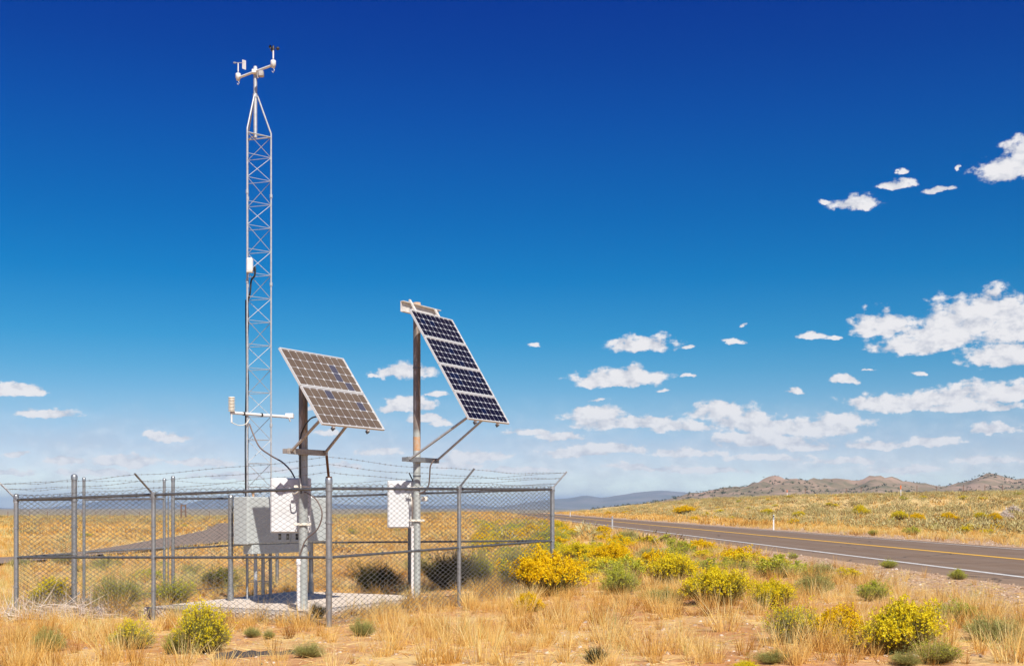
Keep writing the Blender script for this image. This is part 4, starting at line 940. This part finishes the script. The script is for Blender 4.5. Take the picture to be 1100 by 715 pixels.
def bush(px, py, wpx, hpx, kind, label, v=None, group='shrubs growing around the fenced yard'):
    p = at(px, py); d = p.y; rx = wpx/2*d/F; rz = hpx*d/F
    k = (len(OCC) if v is None else v) % 2; a, b = near_proto(kind)[k]
    root = empty(NAMES[kind], p, label, 'bush', group, rz=random.random()*6.28); root.scale = (rx/.90, rx/.90, rz/1.0)
    for nme, me in (('foliage', a), ('blossom', b)):
        if me is None: continue
        o = bpy.data.objects.new(nme, me); C.objects.link(o); o.parent = root
    OCC.append((p.x, p.y, rx)); return root
B = [
 (218, 700, 72, 56, 'fresh', 'big yellow green bush in front of the left fence run'),
 (186, 702, 26, 26, 'olive', 'small dark green plant at the left foot of the big yellow green bush'),
 (588, 640, 76, 48, 'golden', 'dense golden bush just right of the corner post'),
 (568.5, 657, 36, 19, 'golden', 'small low yellow cushion bush in front of the dense golden bush'),
 (656, 609, 54, 26, 'golden', 'bright golden bush above the pale yellow bush, right of the yard'),
 (622, 603, 46, 24, 'yellow', 'lemon yellow bush left of the bright golden one'),
 (663, 638, 48, 34, 'lime', 'pale yellow green bush halfway between the golden bush and the twin road bushes'),
 (722, 628, 56, 38, 'yellow', 'upright yellow bush behind the pale low mound'),
 (713, 648, 48, 22, 'sage', 'low pale green mound in front of the upright yellow bush'),
 (770, 650, 74, 46, 'yellow', 'wide yellow bush with bare brown stems below'),
 (799, 616, 46, 15, 'olive', 'low fresh green bush behind the wide yellow bush'),
 (829, 654, 48, 36, 'yellow', 'rounded yellow bush with a bare hollow at its left foot'),
 (850, 690, 72, 46, 'sparse', 'open blue green bush with yellow tips at the lower right'),
 (905, 694, 62, 40, 'golden', 'mustard bush squeezed between the open bush and the largest bush'),
 (966, 700, 96, 62, 'yellow', 'largest yellow bush of the right foreground'),
 (875, 638, 54, 28, 'sage', 'soft pale green bush near the gravel shoulder'),
 (936, 644, 44, 22, 'lime', 'small flowering clump at the edge of the gravel behind the largest bush'),
 (1025, 668, 62, 24, 'lime', 'low yellow green bush right behind the largest bush'),
 (1062, 688, 74, 34, 'sage', 'wide pale green bush at the right edge of the foreground'),
 (803, 724, 34, 16, 'yellow', 'yellow bush top poking in at the bottom edge'),
 (50, 700, 40, 34, 'sage', 'grey green tuft in the left foreground below the twig pile'),
 (140, 697, 54, 38, 'sparse', 'grey green plant with scattered yellow flowers below the middle post of the left run'),
 (52, 648, 46, 30, 'yellow', 'yellow dotted bush behind the left corner of the fence'),
 (128, 652, 66, 42, 'sage', 'grey green bush behind the fence under the gate'),
 (185, 650, 56, 30, 'olive', 'green patch of brush right of the middle post of the left run'),
 (235, 632, 50, 26, 'olive', 'olive bush behind the left post of the cabinet rack'),
 (404, 635, 62, 37, 'dark', 'dark bush left of the back fence post'),
 (485, 633, 64, 50, 'dark', 'tall dark bush behind the taller array pole'),
 (516, 630, 36, 42, 'olive', 'yellow green bush touching the right side of the tall dark bush'),
 (548, 630, 34, 28, 'olive', 'small olive bush inside the right end of the yard'),
 (270, 684, 22, 14, 'sage', 'tiny grey tuft on the grass edge in front of the pad, left one'),
 (289, 686, 18, 12, 'sage', 'tiny grey tuft on the grass edge in front of the pad, right one'),
 (341, 664, 22, 20, 'dark', 'scraggly dark plant at the foot of the near corner post'),
 (330, 706, 40, 20, 'sage', 'grey green plant growing over the right end of the black rubber strip'),
 (388, 683, 34, 24, 'sage', 'grey green seedling on bare soil right of the near corner post'),
 (640, 712, 34, 20, 'dark', 'small dark shrub at the bottom edge in the middle'),
 (115, 610, 34, 16, 'sage', 'pale grey bush seen through the gate'),
 (72, 606, 40, 14, 'sage', 'flat grey bush behind the tall gate post'),
 (20, 610, 30, 14, 'sage', 'grey bush behind the left corner post'),
 (590, 585, 46, 18, 'lime', 'pale yellow bush behind the right corner post'),
 (890, 622, 20, 8, 'sage', 'small pale tuft on the gravel shoulder, nearest the asphalt'),
 (852, 600, 16, 8, 'sage', 'small green tuft on the gravel shoulder left of the others'),
 (1030, 622, 22, 12, 'lime', 'thin flowering weed at the asphalt edge on the far right'),
 (955, 610, 20, 10, 'lime', 'thin weed at the asphalt edge between the other roadside weeds'),
 (1010, 712, 60, 26, 'olive', 'dull green shrub at the lower right edge'),
 (972, 714, 40, 18, 'sage', 'grey brown tuft under the largest yellow bush'),
 (830, 712, 44, 18, 'sage', 'grey tuft under the open blue green bush'),
]
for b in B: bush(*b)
# beyond the road
B2 = [(967, 559, 20, 12, 'yellow', 'lemon bush across the highway left of the orange flowered one'), (985, 560, 16, 9, 'golden', 'orange flowered bush across the highway'),
 (1019, 560, 26, 9, 'golden', 'wide golden bush across the highway with pale green base'), (1054, 558, 16, 9, 'yellow', 'round yellow bush across the highway near the pale dead shrub'),
 (1069, 559, 16, 8, 'golden', 'golden bush next to the round yellow one across the highway'), (937, 575, 12, 7, 'olive', 'lone green bush at the far edge of the asphalt'),
 (824, 552.5, 15, 7, 'yellow', 'flat yellow bush left of the white marker post across the highway'), (735, 552, 22, 9, 'golden', 'golden bush across the highway between the hills and marker posts'),
 (858, 555, 14, 7, 'yellow', 'yellow bush right of the white marker post across the highway'), (925, 553, 18, 12, 'yellow', 'tall yellow bush with a bare trunk across the highway')]
for b in B2: bush(*b, group='flowering bushes across the highway')
# the many smaller ones: single meshes, copies
def small_mesh(kind):
    spec = {'yellow': (leafm, fy, 240, 2600, 700, .048), 'golden': (leafm, fo, 240, 2000, 1000, .05), 'lime': (greym, fg, 240, 2800, 560, .042), 'sage': (greym, None, 240, 3200, 0, 0)}[kind]
    fol, flo = bush_mesh(spec[2], spec[3], spec[4], spec[5], len(kind), lf=.075)
    if flo is None: return npmesh('m', fol[0], fol[1], spec[0], fol[2], link=False).data
    v = np.concatenate([fol[0], flo[0]]); q = np.concatenate([fol[1], flo[1]+len(fol[0])]); r = np.concatenate([fol[2], flo[2]])
    return npmesh('m', v, q, [spec[0], spec[1]], r, mi=np.concatenate([np.zeros(len(fol[1])), np.ones(len(flo[1]))]), link=False).data
SM = {k: [small_mesh(k) for _ in range(2)] for k in ('yellow', 'golden', 'lime', 'sage')}
LBL = {'yellow': 'yellow flowering bush in the belt along the near side of the highway', 'golden': 'golden flowering bush in the belt along the near side of the highway', 'lime': 'pale lime bush in the belt along the near side of the highway', 'sage': 'grey green bush in the belt along the near side of the highway'}
cnt = 0
rr = random.Random(5)
def place_small(x, y, s, kind, label, group):
    me = SM[kind][rr.randrange(2)]; o = bpy.data.objects.new('rabbitbrush' if kind != 'sage' else 'sagebrush_plant', me); C.objects.link(o)
    o.location = (x, y, float(H(x, y))-.02); o.scale = (s, s*rr.uniform(.85, 1.15), s*rr.uniform(.55, .85)); o.rotation_euler.z = rr.uniform(0, 6.28)
    tag(o, label, 'bush', group); OCC.append((x, y, s))
def free(x, y, r): return all((x-a)**2+(y-b)**2 > (r+c)**2*.36 for a, b, c in OCC)
tries = 0
while cnt < 215 and tries < 12000:                       # belt between the yard and the road
    tries += 1
    y = 24+105*rr.random()**1.5; hi = float(RC(y))-6.8; x = hi-rr.random()**.8*(7+.07*y)
    if x < -.035*y+.3: continue
    s = rr.uniform(.32, .70)
    if not free(x, y, s*.8): continue
    k = rr.choices(('yellow', 'golden', 'lime', 'sage'), (.36, .26, .24, .14))[0]
    if y < 34 and rr.random() < .3: continue
    place_small(x, y, s, k, LBL[k].replace('in the belt', ('low' if s < .42 else 'rounded')+' and growing '+('nearest the yard' if y < 42 else ('in the middle' if y < 75 else 'at the far end'))+' in the belt').replace('flowering bush low', 'flowering bush, low').replace('bush rounded', 'bush, rounded').replace('bush low', 'bush, low').replace('in the middle in the belt', 'in the middle of the belt').replace('at the far end in the belt', 'at the far end of the belt').replace('in the belt along the near side of the highway', 'in the belt beside the highway').replace('along the near side of the highway', 'beside the highway'), 'flowering bushes in the belt beside the highway'); cnt += 1
c2 = 0
while c2 < 55:                                          # beyond the highway
    y = 60+170*rr.random(); x = float(RC(y))+rr.uniform(8, 20)+rr.random()**2*y*.35
    if x > y*.5 or not free(x, y, .5): continue
    k = rr.choices(('yellow', 'golden', 'lime'), (.4, .3, .3))[0]
    place_small(x, y, rr.uniform(.4, .85), k, {'yellow': 'small yellow bush in the brush across the highway', 'golden': 'small golden bush in the brush across the highway', 'lime': 'small lime green bush in the brush across the highway'}[k], 'small bushes in the brush across the highway'); c2 += 1
c3 = 0
while c3 < 30:                                          # field behind and left of the yard
    y = 27+150*rr.random()**1.5; x = rr.uniform(-.5*y, -.03*y)
    if in_side(x, y) or not free(x, y, .5): continue
    k = rr.choices(('lime', 'yellow', 'sage'), (.3, .12, .58))[0]
    place_small(x, y, rr.uniform(.3, .62), k, {'yellow': 'small yellow bush on the plain behind the yard', 'lime': 'small lime green bush on the plain behind the yard', 'sage': 'small grey green bush on the plain behind the yard'}[k], 'small bushes on the plain behind the yard'); c3 += 1
# ---- dead twig pile, pale dead shrubs, rubber strip, stones
def twigs(name, p, rx, ry, h, n, label, cat, m=None, w=.006):
    a = rng.random(n)*6.28; r = np.sqrt(rng.random(n)); b = np.stack([r*np.cos(a)*rx, r*np.sin(a)*ry, rng.random(n)*h*(1-r*.8)], 1)
    d = np.stack([rng.normal(0, 1, n), rng.normal(0, .6, n), rng.normal(.25, .35, n)], 1)
    v, q, o = strips(b, d, .15+.4*rng.random(n)*min(1, rx), np.full(n, w), rng.normal(0, .5, n), 4)
    ob = npmesh(name, v+np.array(p), q, m or deadm, np.clip(rng.normal(.6, .25, n), 0, 1)[o]); return tag(ob, label, cat)
p = at(62, 664); twigs('brush_pile', (p.x, p.y, p.z), 1.0, .5, .26, 900, 'bleached pile of dead twigs lying along the left fence run', 'brush pile', w=.011)
for px, py, s, lb in ((1088, 552, 1.0, 'large pinkish white dead shrub across the highway on the far right'), (1080, 558, .8, 'smaller pale dead shrub just below the large one across the highway')):
    p = at(px, py); twigs('dead_shrub', (p.x, p.y, p.z), .75*s, .7*s, .85*s, 1400, lb, 'dead shrub', w=.05)
p0 = at(228, 708); p1 = at(322, 700)
mb = MB(); vs = []; n = 26; prof = [(-.09, 0), (-.07, .05), (-.01, .085), (.05, .06), (.07, 0)]
for i in range(n+1):
    t = i/n; c = p0+(p1-p0)*t; hh = (.35+.65*math.sin(min(1, t*5+.15)*1.57))*(1-.55*t)*(1+.12*math.sin(t*31))
    for a_, b_ in prof: vs.append((c.x+.02*math.sin(t*9), c.y+a_*1.1, float(H(c.x, c.y))-.02+b_*1.25*hh))
k = len(prof); mb.add(vs, [(i*k+j, i*k+j+1, (i+1)*k+j+1, (i+1)*k+j) for i in range(n) for j in range(k-1)]+[tuple(range(k))], 0, False)
tag(mb.build('rubber_strip', mat('weathered_rubber', (.035, .03, .03), .8, var=(.07, .055, .045), scale=14, bump=.6)), 'torn black rubber strip half buried in the orange soil', 'rubber strip')
mb = MB(); p = at(103, 659); mb.box((p.x, p.y, p.z+.05), (.2, .14, .13), (Vector((.8, .6, 0)), Vector((-.6, .8, 0)), UP), .05); tag(mb.build('stone', mat('pale_stone', (.60, .53, .47), .9, var=(.48, .40, .34), scale=20)), 'pale angular stone beside the twig pile', 'stone')
